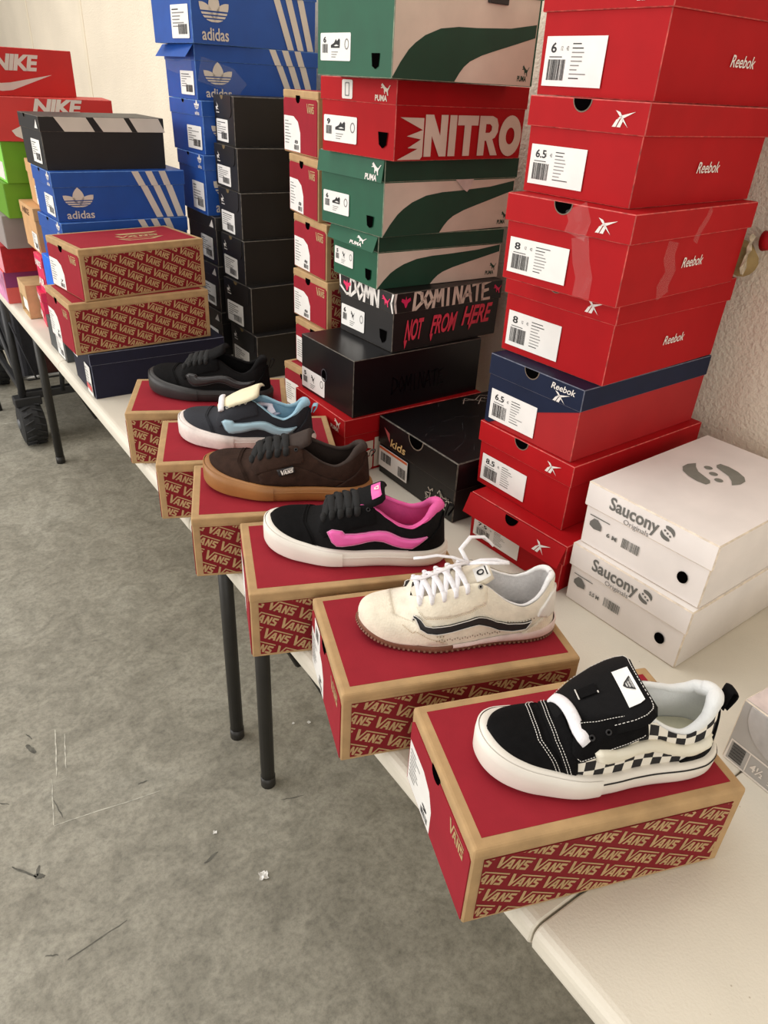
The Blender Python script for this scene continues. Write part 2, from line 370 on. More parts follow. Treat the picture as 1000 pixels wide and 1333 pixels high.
def table(name, y0, y1, label_, folds, legs):
    W = 1.165-XE; e = empty(name, label_, 'table', (XE+W/2, (y0+y1)/2, 0), 0, 'white folding tables along the wall'); ox, oy = XE+W/2, (y0+y1)/2
    cuts = [y0]+folds+[y1]
    for i in range(len(cuts)-1):
        a, b = cuts[i]+.0012, cuts[i+1]-.0012
        bm = bmesh.new(); bm_box(bm, (XE-ox, a-oy, .700), (1.165-ox, b-oy, .74), 0)
        ed = [k for k in bm.edges if abs(k.verts[0].co.x-k.verts[1].co.x) < 1e-6 and abs(k.verts[0].co.z-k.verts[1].co.z) < 1e-6]
        bmesh.ops.bevel(bm, geom=ed, offset=.014, segments=4, affect='EDGES', profile=.5)
        bmesh.ops.bevel(bm, geom=[k for k in bm.edges if k.calc_face_angle(0) > 1.2], offset=.002, segments=1, affect='EDGES')
        bm_out(bm, 'tabletop', TBL, e)
        boxobj('underside_rim', (XE+.03-ox, a+.03-oy, .688), (1.135-ox, b-.03-oy, .701), TBL, e, .003)
    for y in legs:
        for x, yy in ((.494, y), (1.06, y)):
            l = tube('leg', [(x-ox, yy-oy, .69), (x-ox, yy-oy, .006)], .0165, STEEL, e, 14)
            tube('foot_cap', [(x-ox, yy-oy, .03), (x-ox, yy-oy, .0)], .0178, STEEL, l, 14)
        tube('crossbar', [(.494-ox, y-oy, .60), (1.06-ox, y-oy, .60)], .012, STEEL, e, 8)
        d = -1 if y-oy > 0 else 1
        tube('hanging_strut', [(.515-ox, y-.02-oy, .53), (.665-ox, y-.02-oy, .18)], .011, STEEL, e, 8)
        boxb = tube('brace', [(.777-ox, y-oy, .60), (.777-ox, y+d*.30-oy, .685)], .012, STEEL, e, 8)
    return e
table('folding_table', -.66, 1.166, 'near white plastic folding table with a centre fold seam under the checkered sneaker box', [.2395], [-.55, 1.087])
table('folding_table', 1.170, 3.13, 'far white plastic folding table carrying the tall box stacks', [2.15], [1.262, 3.04])
# ---------------------------------------------------------------- cartons
BX = {
 'V1': (0.3316, 0.2819, 0.7400, -0.3288, 0.3059, 0.1889, 0.1180),
 'V2': (0.3344, 0.5210, 0.7400, -0.3354, 0.3120, 0.1921, 0.1130),
 'V3': (0.3244, 0.7483, 0.7400, -0.3698, 0.3067, 0.1909, 0.1149),
 'V4': (0.3314, 0.9764, 0.7400, -0.4091, 0.2984, 0.1955, 0.1140),
 'V5': (0.3464, 1.1819, 0.7400, -0.4083, 0.3350, 0.2001, 0.1153),
 'V6': (0.3696, 1.4311, 0.7400, -0.4444, 0.3350, 0.1998, 0.1172),
 'R7': (0.8269, 0.6263, 0.7400, 0.1230, 0.3350, 0.2232, 0.0950),
 'R6': (0.8522, 0.6626, 0.8350, 0.0360, 0.3553, 0.2294, 0.1232),
 'R5': (0.8548, 0.6746, 0.9582, 0.0416, 0.3453, 0.2028, 0.1243),
 'R4': (0.8865, 0.6678, 1.0826, 0.0608, 0.3191, 0.2250, 0.1340),
 'R3': (0.8356, 0.6339, 1.2166, 0.0978, 0.3344, 0.2190, 0.1221),
 'R2': (0.8587, 0.6642, 1.3387, 0.0625, 0.3187, 0.2004, 0.1251),
 'R1': (0.8960, 0.6895, 1.4638, 0.0143, 0.3354, 0.2205, 0.1250),
 'S2': (0.8405, 0.4008, 0.7400, 0.0398, 0.3300, 0.2191, 0.1087),
 'S1': (0.8494, 0.3991, 0.8487, 0.0476, 0.3259, 0.2211, 0.1098),
 'P7': (0.7336, 1.1596, 0.7400, -0.0153, 0.3654, 0.2151, 0.1293),
 'P6': (0.7548, 1.1640, 0.8693, 0.0186, 0.3401, 0.2061, 0.1222),
 'P5': (0.8492, 1.1707, 0.9915, 0.0350, 0.2981, 0.1960, 0.1202),
 'P4': (0.8313, 1.2094, 1.1116, -0.0254, 0.3202, 0.1787, 0.1018),
 'P3': (0.8267, 1.1912, 1.2134, 0.0534, 0.3511, 0.2138, 0.1353),
 'P2': (0.8180, 1.1530, 1.3488, 0.0989, 0.3422, 0.2193, 0.1250),
 'P1': (0.7666, 1.0977, 1.4738, 0.0639, 0.3296, 0.2100, 0.1200),
 'K': (0.8134, 0.8811, 0.7400, -0.0415, 0.3806, 0.2591, 0.1307),
 'N': (0.4038, 1.8180, 0.7400, -0.0215, 0.3522, 0.2000, 0.1190),
 'U2': (0.3769, 1.8194, 0.8590, 0.0243, 0.3511, 0.2098, 0.1242),
 'U1': (0.4182, 1.8220, 0.9833, 0.1186, 0.3208, 0.2186, 0.1201),
 'C6': (0.8293, 1.7626, 0.7400, 0.0000, 0.3100, 0.1650, 0.1209),
 'C5': (0.8320, 1.7918, 0.8609, 0.0379, 0.3100, 0.1601, 0.1221),
 'C4': (0.8317, 1.8222, 0.9830, -0.0265, 0.3100, 0.1530, 0.1125),
 'C3': (0.8354, 1.8365, 1.0955, -0.0317, 0.3100, 0.1620, 0.1131),
 'C2': (0.8388, 1.8537, 1.2086, -0.0571, 0.3100, 0.1594, 0.1012),
 'C1': (0.8500, 1.8995, 1.3097, -0.0657, 0.3100, 0.1675, 0.1109),
 'VC6': (0.8312, 1.3930, 0.7400, 0.0432, 0.3350, 0.2004, 0.1108),
 'VC5': (0.8467, 1.3873, 0.8508, -0.0217, 0.3350, 0.1964, 0.1116),
 'VC4': (0.8557, 1.4390, 0.9624, -0.0252, 0.3350, 0.1696, 0.1105),
 'VC3': (0.8568, 1.4471, 1.0729, -0.0839, 0.3350, 0.1779, 0.1215),
 'VC2': (0.8524, 1.4760, 1.1944, -0.1569, 0.3350, 0.1878, 0.1234),
 'VC1': (0.8731, 1.5132, 1.3178, -0.1024, 0.3350, 0.1944, 0.1264),
 'A7': (0.8251, 1.9868, 0.7400, 0.0000, 0.3650, 0.2250, 0.1296),
 'A6': (0.8251, 1.9868, 0.8696, 0.0000, 0.3650, 0.2250, 0.1296),
 'A5': (0.8251, 1.9868, 0.9992, -0.0335, 0.3650, 0.2233, 0.1296),
 'A4': (0.8154, 2.0150, 1.1288, -0.0425, 0.3650, 0.2134, 0.1499),
 'A3': (0.8237, 2.0229, 1.2787, 0.0125, 0.3650, 0.2233, 0.1257),
 'A2': (0.8231, 2.0490, 1.4044, -0.0108, 0.3567, 0.2216, 0.1234),
 'A1': (0.8127, 2.0246, 1.5278, 0.0836, 0.3700, 0.2267, 0.1320),
 'AL6': (0.4184, 2.0022, 0.7400, 0.0000, 0.3350, 0.2000, 0.1007),
 'AL5': (0.4184, 2.0022, 0.8407, 0.0000, 0.3350, 0.2000, 0.1007),
 'AL4': (0.4184, 2.0022, 0.9413, 0.0353, 0.3350, 0.1999, 0.0847),
 'AL3': (0.4308, 2.0046, 1.0260, 0.0484, 0.3300, 0.2037, 0.1042),
 'AL2': (0.4280, 2.0221, 1.1302, 0.0063, 0.3349, 0.1946, 0.1133),
 'AL1': (0.4281, 2.0518, 1.2435, 0.0281, 0.3049, 0.1931, 0.1169),
 'T4': (0.4390, 2.4855, 0.7400, -0.0978, 0.3350, 0.1445, 0.1086),
 'T3': (0.4494, 2.4323, 0.8486, -0.0056, 0.3350, 0.1445, 0.1166),
 'T2': (0.4575, 2.4659, 0.9652, -0.0088, 0.3350, 0.1978, 0.1316),
 'T1': (0.4781, 2.4311, 1.0968, -0.0633, 0.3350, 0.1979, 0.1205),
 'NC7': (0.3923, 2.8146, 0.7400, 0.0000, 0.3600, 0.2200, 0.1091),
 'NC6': (0.3964, 2.7890, 0.8491, 0.0000, 0.3600, 0.2200, 0.0878),
 'NC5': (0.4108, 2.7311, 0.9369, 0.0000, 0.3600, 0.2200, 0.1021),
 'NC4': (0.4251, 2.6731, 1.0390, 0.0000, 0.3600, 0.2200, 0.1021),
 'NC3': (0.4394, 2.6648, 1.1411, 0.0000, 0.3600, 0.2200, 0.1172),
 'NC2': (0.4121, 2.6678, 1.2583, -0.1613, 0.3621, 0.2200, 0.1187),
 'NC1': (0.3566, 2.6719, 1.3770, 0.2282, 0.3571, 0.2200, 0.1253),
}
def upd(k, **kw):
    n = ['x', 'y', 'z', 'r', 'L', 'W', 'H']; v = list(BX[k])
    for a, b in kw.items(): v[n.index(a)] = b
    BX[k] = tuple(v)
upd('R7', r=.06); upd('R6', W=.218); upd('K', y=.892, r=0.); upd('C3', W=.148); upd('T4', W=.10); upd('T3', W=.10); upd('C1', W=.14, y=1.886); upd('U1', W=.205); upd('V4', W=.191)
for k in ('AL1', 'AL2', 'AL3', 'AL4'):
    x, y, z, r, L, W, H = BX[k]; s = 1.035; BX[k] = (x*s, y*s, CH+(z-CH)*s, r, L*s, W*s, H*s)
_z = BX['AL4'][2]; upd('AL6', y=2.125, W=.186, x=.413, H=(_z-.74)/2); upd('AL5', y=2.09, x=.44, z=.74+(_z-.74)/2, H=(_z-.74)/2)
upd('R1', H=.14); upd('P1', H=.142); upd('A1', H=.15)
def carton(key, name, label_, group, z=None):
    x, y, zz, r, L, W, H = BX[key]
    c, s = math.cos(r), math.sin(r); cx, cy = x+L/2*c-W/2*s, y+L/2*s+W/2*c
    e = empty(name, label_, 'shoe box', (cx, cy, zz), r, group)
    return Box(L, W, H-.0004, e)
def plain_box(B, m, edge, lidm=None, skirt=.038, lidedge=None, ins=.0018, bev=.0012, flap=None, lidname='lid'):
    L, W, H = B.L, B.W, B.H
    if lidm is None: boxobj('body', (-L/2, -W/2, 0), (L/2, W/2, H), m, B.e, bev, 1, edge); return B
    boxobj('body', (-L/2+ins, -W/2+ins, 0), (L/2-ins, W/2-ins, H-.003), m, B.e, bev, 1, edge, bot_in=.0015)
    x0 = -L/2
    if flap:                                             # end skirt of the lid swung outward from its top edge
        x0 = -L/2+ins*.6
        B.plate('end', [(0, H-skirt*1.0), (W, H-skirt*1.0), (W, H), (0, H)], lidm, 'lid_flap', 0, .0014)
        fo = B.e.children[-1]
        a = math.radians(flap)
        for v in fo.data.vertices:
            dz = H-v.co.z; dx = v.co.x+L/2; v.co.x = -L/2+dx*math.cos(a)-dz*math.sin(a); v.co.z = H-dz*math.cos(a)-.001
        B.flap = fo
    boxobj(lidname, (x0, -W/2, H-skirt), (L/2, W/2, H), lidm, B.e, bev, 1, lidedge or edge)
    return Box(L-2*ins, W-2*ins, H, B.e)
def hole(B, f, x, y, r, half=True, ry=None):
    ry = ry or r
    if half: pts = [(x+r*math.cos(math.radians(a)), y-ry*math.sin(math.radians(-a)) if False else y+ry*math.sin(math.radians(a))) for a in range(180, 361, 15)]
    else: pts = circ(x, y, r, 18, ry)
    B.decal(f, Art().poly(pts), HOLE_SHADE, 'painted_finger_hole', .0009)  # flat black disc, the hole's inner shade is painted
    rim = Art().poly(circ(x, y, r*1.12, 18, ry*1.12) if not half else [(x+(px-x)*1.12, y+(py-y)*1.12) for px, py in pts], []) 
    B.decal(f, rim, M('cut_card', (120, 104, 90), .8), 'hole_rim', .0005)
def vans_box(key, name, lab, group, size='9', badge=False, lid=True, lab_scale=1., round_=.0022):
    B = carton(key, name, lab, group); L, W, H = B.L, B.W, B.H
    boxobj('body', (-L/2+.0008, -W/2+.0008, 0), (L/2-.0008, W/2-.0008, H-.004), KRAFT, B.e, .0016, 1)
    boxobj('lid', (-L/2, -W/2, H-.015), (L/2, W/2, H), KRAFT, B.e, round_, 3)
    m = .0125
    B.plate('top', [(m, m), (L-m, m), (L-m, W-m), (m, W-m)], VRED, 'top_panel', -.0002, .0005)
    # end panel with a real cut-out at the top
    hw = .012; hx = W*.45; top = H-.0155
    def notch(t): return [(hx+hw*math.cos(math.radians(a)), t-.010*abs(math.sin(math.radians(a)))) for a in (180, 205, 230, 260, 290, 320, 340, 360)]
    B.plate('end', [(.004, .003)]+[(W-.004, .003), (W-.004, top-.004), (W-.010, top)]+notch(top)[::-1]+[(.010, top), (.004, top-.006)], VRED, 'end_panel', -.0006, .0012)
    B.decal('end', Art().poly([(hx-hw, H-.010)]+notch(top)+[(hx+hw, H-.010)]), HOLE_SHADE, 'painted_finger_hole', .0004)  # flat black fill behind the cut-out, painted as its inner shade
    B.decal('end', Art().add(VANS, .0125, .018, W*.70, H*.70-.004), KRAFT, 'wordmark', .0010)
    label(B, 'end', .006, .004, W*.42*lab_scale, H*.56, 'vans', size)
    m2 = .0125
    B.plate('side', [(m2, .006), (L-m2, .006), (L-m2, H-.0165), (m2, H-.0165)], VRED_SHADED, 'side_panel', -.0006, .001)
    a = Art().add(vans_pattern(L-2*m2, H-.0225), 1, 1, m2, .006)
    B.decal('side', a, KRAFT, 'printed_pattern', .0008)
    if badge:
        g = Art(); g.add(VANS, .036, .022, L*.40, W*.42, 0, .2)
        g.poly([(L*.40, W*.36), (L*.78, W*.36), (L*.66, W*.24), (L*.46, W*.24)], [[(L*.44, W*.34), (L*.72, W*.34), (L*.64, W*.27), (L*.48, W*.27)]])
        g.poly([(L*.46, W*.66), (L*.82, W*.66), (L*.74, W*.58), (L*.48, W*.58)])
        B.decal('top', g, KRAFT, 'top_emblem', .0008)
    return B
G = 'cartons each carrying one display sneaker'
VL = [('V1', 'kraft edged red shoe box nearest the camera, under the checkerboard sneaker'), ('V2', 'kraft edged red shoe box under the cream sneaker with a black stripe'),
      ('V3', 'kraft edged red shoe box under the black sneaker with a pink stripe'), ('V4', 'kraft edged red shoe box under the brown gum soled sneaker'),
      ('V5', 'kraft edged red shoe box under the navy sneaker with a pale blue stripe'), ('V6', 'kraft edged red shoe box under the all black sneaker')]
VB = {}
for k, t in VL: VB[k] = vans_box(k, 'sneaker_box', t, G, round_=.0045 if k in ('V1', 'V2') else .0025)
# small price sticker beside the hole of the cream sneaker's box
vb = VB['V2']; vb.plate('end', [(vb.W*.15, vb.H*.60), (vb.W*.33, vb.H*.60), (vb.W*.33, vb.H*.88), (vb.W*.15, vb.H*.88)], PAPER, 'price_sticker', .0008, .0004)
vb.decal('end', Art().add(barcode(vb.W*.10, vb.H*.16, 5), 1, 1, vb.W*.19, vb.H*.65), INK, 'sticker_barcode', .0016)
g = 'cartons in the kraft edged pair on a navy box'
vans_box('U1', 'sneaker_box', 'upper kraft edged red shoe box of the pair at left, printed emblem on its lid', g, '7', True)
vans_box('U2', 'sneaker_box', 'lower kraft edged red shoe box of the pair at left, resting on the navy box', g, '7')
g = 'cartons in the red and kraft column between black and green stacks'
for k, t in (('VC1', 'topmost red kraft edged box of the narrow column beside the green boxes'), ('VC2', 'second red kraft edged box from the top of the narrow column'),
             ('VC3', 'third red kraft edged box from the top of the narrow column'), ('VC4', 'fourth red kraft edged box from the top of the narrow column'),
             ('VC5', 'fifth red kraft edged box of the narrow column, mostly hidden by the plain black box'), ('VC6', 'bottom red kraft edged box of the narrow column, jutting out over the table')):
    b = vans_box(k, 'sneaker_box', t, g, '8', lab_scale=1.15)
# ---- red column at right (lids with a boomerang mark)
def red_box(key, lab, size, body=RRED, lidm=RRED, edge=REDGE, flap=None, halfhole=True, skirt=.038, side_text=True, seed=1, top_word=False):
    B = carton(key, 'sneaker_box', lab, 'cartons in the tall red stack by the wall'); Bb = plain_box(B, body, edge, lidm, skirt, edge, flap=flap, ins=.0034)
    W, H, L = B.W, B.H, B.L
    if halfhole: hole(B, 'end', W*.47, H-.0005, .0145)
    if not flap:
        B.decal('end', Art().add(RVEC, .026, .019, W*.74, H-.030), WHITE, 'emblem', .0008)
    label(Bb, 'end', W*.05, .012, W*.50, (H-skirt)*.60, 'plain', size, seed=seed)
    if side_text: Bb.decal('side', textfit('Reebok', L*.44, H*.33, .060, .015, .012, .25), WHITE, 'wordmark', .0008)
    return B, Bb
red_box('R7', 'bottom box of the tall red stack, its lid flap swung outward', '7.5', flap=24, seed=3)
B = [o for o in COL.objects if o.name.startswith('lid_flap')][-1]
def on_flap(fo, Bx, art, m, flap, name='emblem'):
    """print on a swung flap: same hinge transform as the flap"""
    H, L = Bx.H, Bx.L; o = Bx.decal('end', art, m, name, .0024); a = math.radians(flap)
    for v in o.data.vertices:
        dz = H-v.co.z; dx = v.co.x+L/2; v.co.x = -L/2+dx*math.cos(a)-dz*math.sin(a); v.co.z = H-dz*math.cos(a)-.001
    o.parent = fo; return o
BR7 = Box(BX['R7'][4], BX['R7'][5], BX['R7'][6]-.0004, B.parent)
on_flap(B, BR7, Art().add(RVEC, .026, .019, BR7.W*.74, BR7.H-.030), WHITE, 24)
on_flap(B, BR7, Art().poly([(BR7.W*.47+.0145*math.cos(math.radians(a)), BR7.H-.001+.0145*math.sin(math.radians(a))) for a in range(180, 361, 15)]), HOLE_SHADE, 24, 'painted_finger_hole')
red_box('R6', 'second box from the bottom of the tall red stack, under the navy lidded box', '8.5', seed=4)
# navy lidded
B = carton('R5', 'sneaker_box', 'red shoe box with a navy lid, third from the bottom of the tall red stack', 'cartons in the tall red stack by the wall')
Bb = plain_box(B, RREDS, REDGE, NAVY, .036, NAVYE); W, H, L = B.W, B.H, B.L
Bb.decal('end', Art().poly([(.001, .001), (.012, .001), (W*.5, H*.42), (W-.004, H-.037), (W-.004, H-.034), (.001, H-.034)]), NAVY, 'navy_panel', .0003)
hole(B, 'end', W*.47, H-.0005, .0145)
B.decal('end', Art().add(RVEC, .026, .017, W*.72, H-.034), WHITE, 'emblem', .0008)
B.decal('end', textfit('Reebok', W*.68, H-.0155, .050, .0105, .02, .2), WHITE, 'wordmark', .0008)
label(Bb, 'end', W*.05, .010, W*.52, (H-.036)*.62, 'plain', '6.5', seed=9)
red_box('R4', 'fourth box from the bottom of the tall red stack, resting on the navy lid', '8', seed=5)
B3, Bb3 = red_box('R3', 'battered red shoe box with clear tape strips, fifth from the bottom of the red stack', '8', seed=6)
red_box('R2', 'second highest box of the tall red stack, with size 6.5 label', '6.5', seed=7)
red_box('R1', 'topmost box of the tall red stack, cut off by the top of the picture', '6', seed=8)
def tape_mat():
    m = bpy.data.materials.new('clear_tape'); m.use_nodes = True; b = m.node_tree.nodes['Principled BSDF']
    b.inputs['Base Color'].default_value = (.9, .85, .8, 1); b.inputs['Roughness'].default_value = .12; b.inputs['Alpha'].default_value = .06; return m
TAPE = tape_mat()
def tape(B, f, pts, wd, name='clear_tape', off=.0012, m=None):
    o, U, V, N = B.frame(f); vs = []; fs = []
    for i, (x, y) in enumerate(pts):
        p = o+U*x+V*y; q = pts[min(i+1, len(pts)-1)]; r = pts[max(i-1, 0)]; t = (U*(q[0]-r[0])+V*(q[1]-r[1])).normalized(); s = t.cross(N)
        for k in (-1, -.3, .3, 1): vs.append(p+s*wd*k+N*(off+random.uniform(.0004, .0030)))
    for i in range(len(pts)-1):
        for k in range(3): fs.append((4*i+k, 4*i+k+1, 4*i+5+k, 4*i+4+k))
    return mesh_from(name, vs, fs, m or TAPE, B.e)
W, H, L = B3.W, B3.H, B3.L
tape(Bb3, 'side', [(L*.33, .004), (L*.31, .02), (L*.34, .04), (L*.31, .06), (L*.32, .08)], .014)
tape(B3, 'side', [(L*.49, H-.046), (L*.51, H-.03), (L*.54, H-.015), (L*.56, H-.002)], .006)
tape(B3, 'end', [(W*.58, H-.002), (W*.62, H-.02), (W*.60, H-.04)], .018)
tape(Bb3, 'end', [(W*.62, H-.04), (W*.66, .05), (W*.70, .03), (W*.70, .003)], .014)
# torn corner at the rear of the battered box
cr = M('torn_card', (176, 160, 138), .9, .2, 80)
vs = []; fs = []
for i in range(7):
    for j in range(4):
        vs.append((L/2-.004+.004*j+random.uniform(-.004, .006), -W/2-.001-random.uniform(0, .006), .012+i*.010+random.uniform(-.003, .003)))
for i in range(6):
    for j in range(3): fs.append((4*i+j, 4*i+j+1, 4*i+5+j, 4*i+4+j))
mesh_from('torn_corner', vs, fs, cr, B3.e)
# ---- white cartons
def white_box(key, lab, top=False, size='6 M', seed=1):
    B = carton(key, 'sneaker_box', lab, 'pair of white cartons by the wall'); Bb = plain_box(B, SBOX, SEDGE, SBOX, .042, SEDGE, ins=.0025, bev=.002)
    W, H, L = B.W, B.H, B.L
    B.decal('end', textfit('Saucony', W*.20, H-.0275, W*.39, .0215, .03), GREY, 'wordmark', .0008)
    B.decal('end', textfit('Originals', W*.33, H-.0395, W*.20, .0085), INKG, 'small_wordmark', .0008)
    s = Art().add(SAUC, .26, .26, W*.655, H-.019, .15)
    B.decal('end', s, GREY, 'emblem', .0008)
    k = Art().add(barcode(W*.14, .016, seed), 1, 1, W*.34, H*.27); k.add(textfit(size, W*.21, H*.30, W*.085, .007, .04))
    k.rect(W*.05, H*.50, W*.22, H*.515)
    k.poly([(W*.06+x*W*.1, H*.31+y*.02) for x, y in ((0, .2), (0, .5), (.3, .9), (.6, .9), (1, .5), (1, .1), (.4, 0))])
    Bb.decal('end', k, GREY, 'size_print', .0006)
    Bb.decal('end', Art().poly(circ(W*.815, H*.33, .0085, 20, .0095)), HOLE_SHADE, 'painted_finger_hole', .0006)
    if top:
        a = Art().add(SAUC, 1, 1, .094, .191)
        B.decal('topend', a, M('grey_green_print', (124, 126, 118), .5), 'lid_emblem', .0005)
    return B
white_box('S1', 'upper white shoe box of the pair, grey rounded emblem on its lid', True, '6 M', 12)
white_box('S2', 'lower white shoe box of the pair, under the one with the lid emblem', False, '5.5 M', 13)
# ---- middle column
gp = 'cartons in the green, red and black middle stack'
def wave(L, H, h0=0.):
    xs = [0, .05, .10, .14, .2, .3, .42, .55, .8, 1]; a = [0, .16, .29, .36, .44, .52, .555, .565, .60, .67]
    xb = [.42, .45, .48, .52, .6, .68, .85, 1]; b = [0, .09, .16, .22, .29, .34, .44, .53]
    return Art().poly([(x*L, h0+y*H) for x, y in zip(xs, a)]+[(x*L, h0+y*H) for x, y in zip(xb[::-1], b[::-1])])
def green_box(key, lab, skirt, flap=None, size='6', cat=True, wave_h=1., lidtear=False, lidside=PGREEND):
    B = carton(key, 'sneaker_box', lab, gp); L, W, H = B.L, B.W, B.H
    Bb = plain_box(B, PGREEN, GEDGE, lidside if skirt else None, skirt or .03, GEDGE, flap=flap) if skirt else plain_box(B, PGREEN, GEDGE)
    hb = H-(skirt or 0)
    Bb.decal('side', Art().rect(.0014, .001, L-.006, hb-.0015), PTAN, 'tan_side_print', .0004)
    wv = wave(L-.008, H*wave_h, .001); wv.clip(.0014, .001, L-.006, hb-.0015)
    Bb.decal('side', wv, PGREEND, 'curved_stripe', .0008)
    if skirt and not flap: B.decal('end', Art().rect(.001, H-skirt+.001, W-.001, H-.001), PGREEN, 'lid_end_print', .0004)
    label(Bb, 'end', W*.05, .022, W*.42, min(.040, hb*.48), 'puma', size, seed=len(key)+int(key[-1]))
    hole_pts = [(W*.80-.011, .034), (W*.80+.011, .034), (W*.80+.0085, .016), (W*.80, .012), (W*.80-.0085, .016)]
    Bb.decal('end', Art().poly(hole_pts), HOLE_SHADE, 'painted_finger_hole', .0009)
    if cat: Bb.decal('side', Art().add(PUMA, .026, .026, L*.87, .008), PGREEND, 'emblem', .0008)
    return B, Bb
B1, b1 = green_box('P1', 'topmost green and tan shoe box of the middle stack, cut off by the picture edge', 0, cat=True, wave_h=.98)
L, W, H = B1.L, B1.W, B1.H
boxobj('lid', (-L/2-.002, -W/2-.004, H-.012), (L/2+.002, W/2+.002, H), M('pale_green_rim', (96, 150, 120), .5), B1.e, .002)
boxobj('black_tab', (-L/2+.055, -W/2-.005, H-.024), (-L/2+.105, -W/2-.0005, H-.011), BLACKB, B1.e, .001)
boxobj('black_tab', (-L/2+.195, -W/2-.005, H-.026), (-L/2+.242, -W/2-.0005, H-.011), BLACKB, B1.e, .001)
B1.decal('end', Art().add(CAT, .05, .04, W*.75, H-.035), WHITE, 'emblem', .0008)
def nitro_box(key, lab):
    B = carton(key, 'sneaker_box', lab, gp); L, W, H = B.L, B.W, B.H; Bb = plain_box(B, RRED, REDGE, RRED, .038, REDGE)
    a = Art().add(NITRO, L*.765/3.75, H*.54, L*.205, H*.055)
    a.poly([(L*.02, H*.02), (L*.16, H*.16), (L*.09, H*.17), (L*.18, H*.28), (L*.08, H*.32), (L*.19, H*.40), (L*.03, H*.555), (L*.195, H*.55), (L*.195, H*.06), (L*.18, H*.02)])
    Bb.decal('side', a.clip(.001, .001, L, H-.04), PTAN, 'wordmark', .0008)
    B.decal('end', Art().add(PUMA, .036, .028, W*.74, H-.033), PTAN, 'emblem', .0008)
    if key == 'P2': B.decal('end', Art().poly(rrect(W*.31, H-.034, W*.45, H-.004, .003)), WHITE, 'size_sticker', .0008); B.decal('end', Art().add(Art().poly(rrect(W*.35, H-.030, W*.41, H-.008, .002), [rrect(W*.36, H-.028, W*.40, H-.010, .002)])), INKG, 'sticker_print', .001)
    label(Bb, 'end', W*.04, .018, W*.46, .044, 'puma', '9', seed=4)
    Bb.decal('end', Art().poly([(W*.78, .044), (W*.90, .044), (W*.885, .024), (W*.84, .018), (W*.795, .024)]), HOLE_SHADE, 'painted_finger_hole', .0009)
    return B
nitro_box('P2', 'bright red shoe box with large NITRO lettering, second from the top of the middle stack')
B, _ = green_box('P3', 'green shoe box with tissue poking out, third from the top of the middle stack', .038, flap=8)
f = [o for o in B.e.children if o.name.startswith('lid_flap')][0]; f.data.materials[0] = PGREEN
on_flap(f, B, Art().add(PUMA, .040, .032, B.W*.76, B.H-.036), WHITE, 8)
tp = [(B.L*.50, B.H-.037), (B.L*.64, B.H-.037), (B.L*.62, B.H-.052), (B.L*.595, B.H-.060), (B.L*.57, B.H-.056)]
B.plate('side', tp, M('tissue_paper', (206, 190, 182), .8, .05), 'tissue', .0012, .001)
B, _ = green_box('P4', 'worn green shoe box with crumpled lid end, fourth down in the middle stack', .030, flap=20, size='5')
f = [o for o in B.e.children if o.name.startswith('lid_flap')][0]; f.data.materials[0] = PGREEN
on_flap(f, B, Art().add(PUMA, .05, .020, B.W*.50, B.H-.026), WHITE, 20)
# black box with graffiti lid
B = carton('P5', 'sneaker_box', 'black shoe box with a white graffiti lid and pink lettering in the middle stack', gp); L, W, H = B.L, B.W, B.H
Bb = plain_box(B, BLACKB, BLACKE, BLACKB, .040, BLACKE)
def strokes(lines, wd):
    a = Art()
    for ln in lines:
        for (x0, y0), (x1, y1) in zip(ln[:-1], ln[1:]):
            d = math.hypot(x1-x0, y1-y0) or 1; nx, ny = -(y1-y0)/d*wd/2, (x1-x0)/d*wd/2; ex, ey = (x1-x0)/d*wd*.3, (y1-y0)/d*wd*.3
            a.t.append([(x0+nx-ex, y0+ny-ey), (x0-nx-ex, y0-ny-ey), (x1-nx*.7+ex, y1-ny*.7+ey), (x1+nx*.7+ex, y1+ny*.7+ey)])
    return a
GRAF = {'D': [[(.1, 0), (.2, 1), (.8, .8), (.9, .4), (.1, 0)]], 'O': [[(.5, .95), (.1, .55), (.4, .1), (.9, .45), (.5, .95)]], 'M': [[(0, 0), (.2, .95), (.5, .35), (.85, 1), (1, 0)]],
        'I': [[(.5, 0), (.45, 1)]], 'N': [[(.1, 0), (.15, 1), (.8, .05), (.85, 1)]], 'A': [[(0, 0), (.5, 1), (1, 0)], [(.2, .4), (.85, .45)]], 'T': [[(0, .9), (1, 1)], [(.5, 1), (.55, 0)]], 'E': [[(.9, 1), (.1, .85), (.15, .05), (.95, .1)], [(.1, .5), (.7, .55)]]}
def graf(word, x0, y0, w, h, wd):
    a = Art(); n = len(word); cw = w/n
    for i, ch in enumerate(word): a.add(strokes([[(x0+cw*(i+.02+.98*px), y0+h*py) for px, py in ln] for ln in GRAF[ch]], wd))
    return a
B.decal('side', graf('DOMINATE', L*.16, H-.040, L*.72, .042, .0085).clip(0, H-.039, L, H-.001), PTAN, 'graffiti_lettering', .0008)  # white lettering toned tan here, reflected light put into its colour
B.decal('side', strokes([[(.004, H), (.002, H-.02), (.006, H-.039)]], .006).clip(0, H-.039, L, H), WHITE, 'graffiti_lettering', .0008)
B.decal('end', graf('DOMN', W*.20, H-.040, W*.56, .042, .008).clip(0, H-.039, W, H-.001), WHITE, 'graffiti_lettering', .0008)
B.decal('end', strokes([[(.004, H-.002), (.006, H-.022), (.03, H-.036), (W*.2, H-.034)]], .006).clip(0, H-.039, W, H-.001), WHITE, 'graffiti_lettering', .0008)
B.decal('end', strokes([[(W-.003, H-.002), (W-.008, H-.02), (W-.002, H-.038)]], .006).clip(0, H-.039, W, H-.001), WHITE, 'graffiti_lettering', .0008)
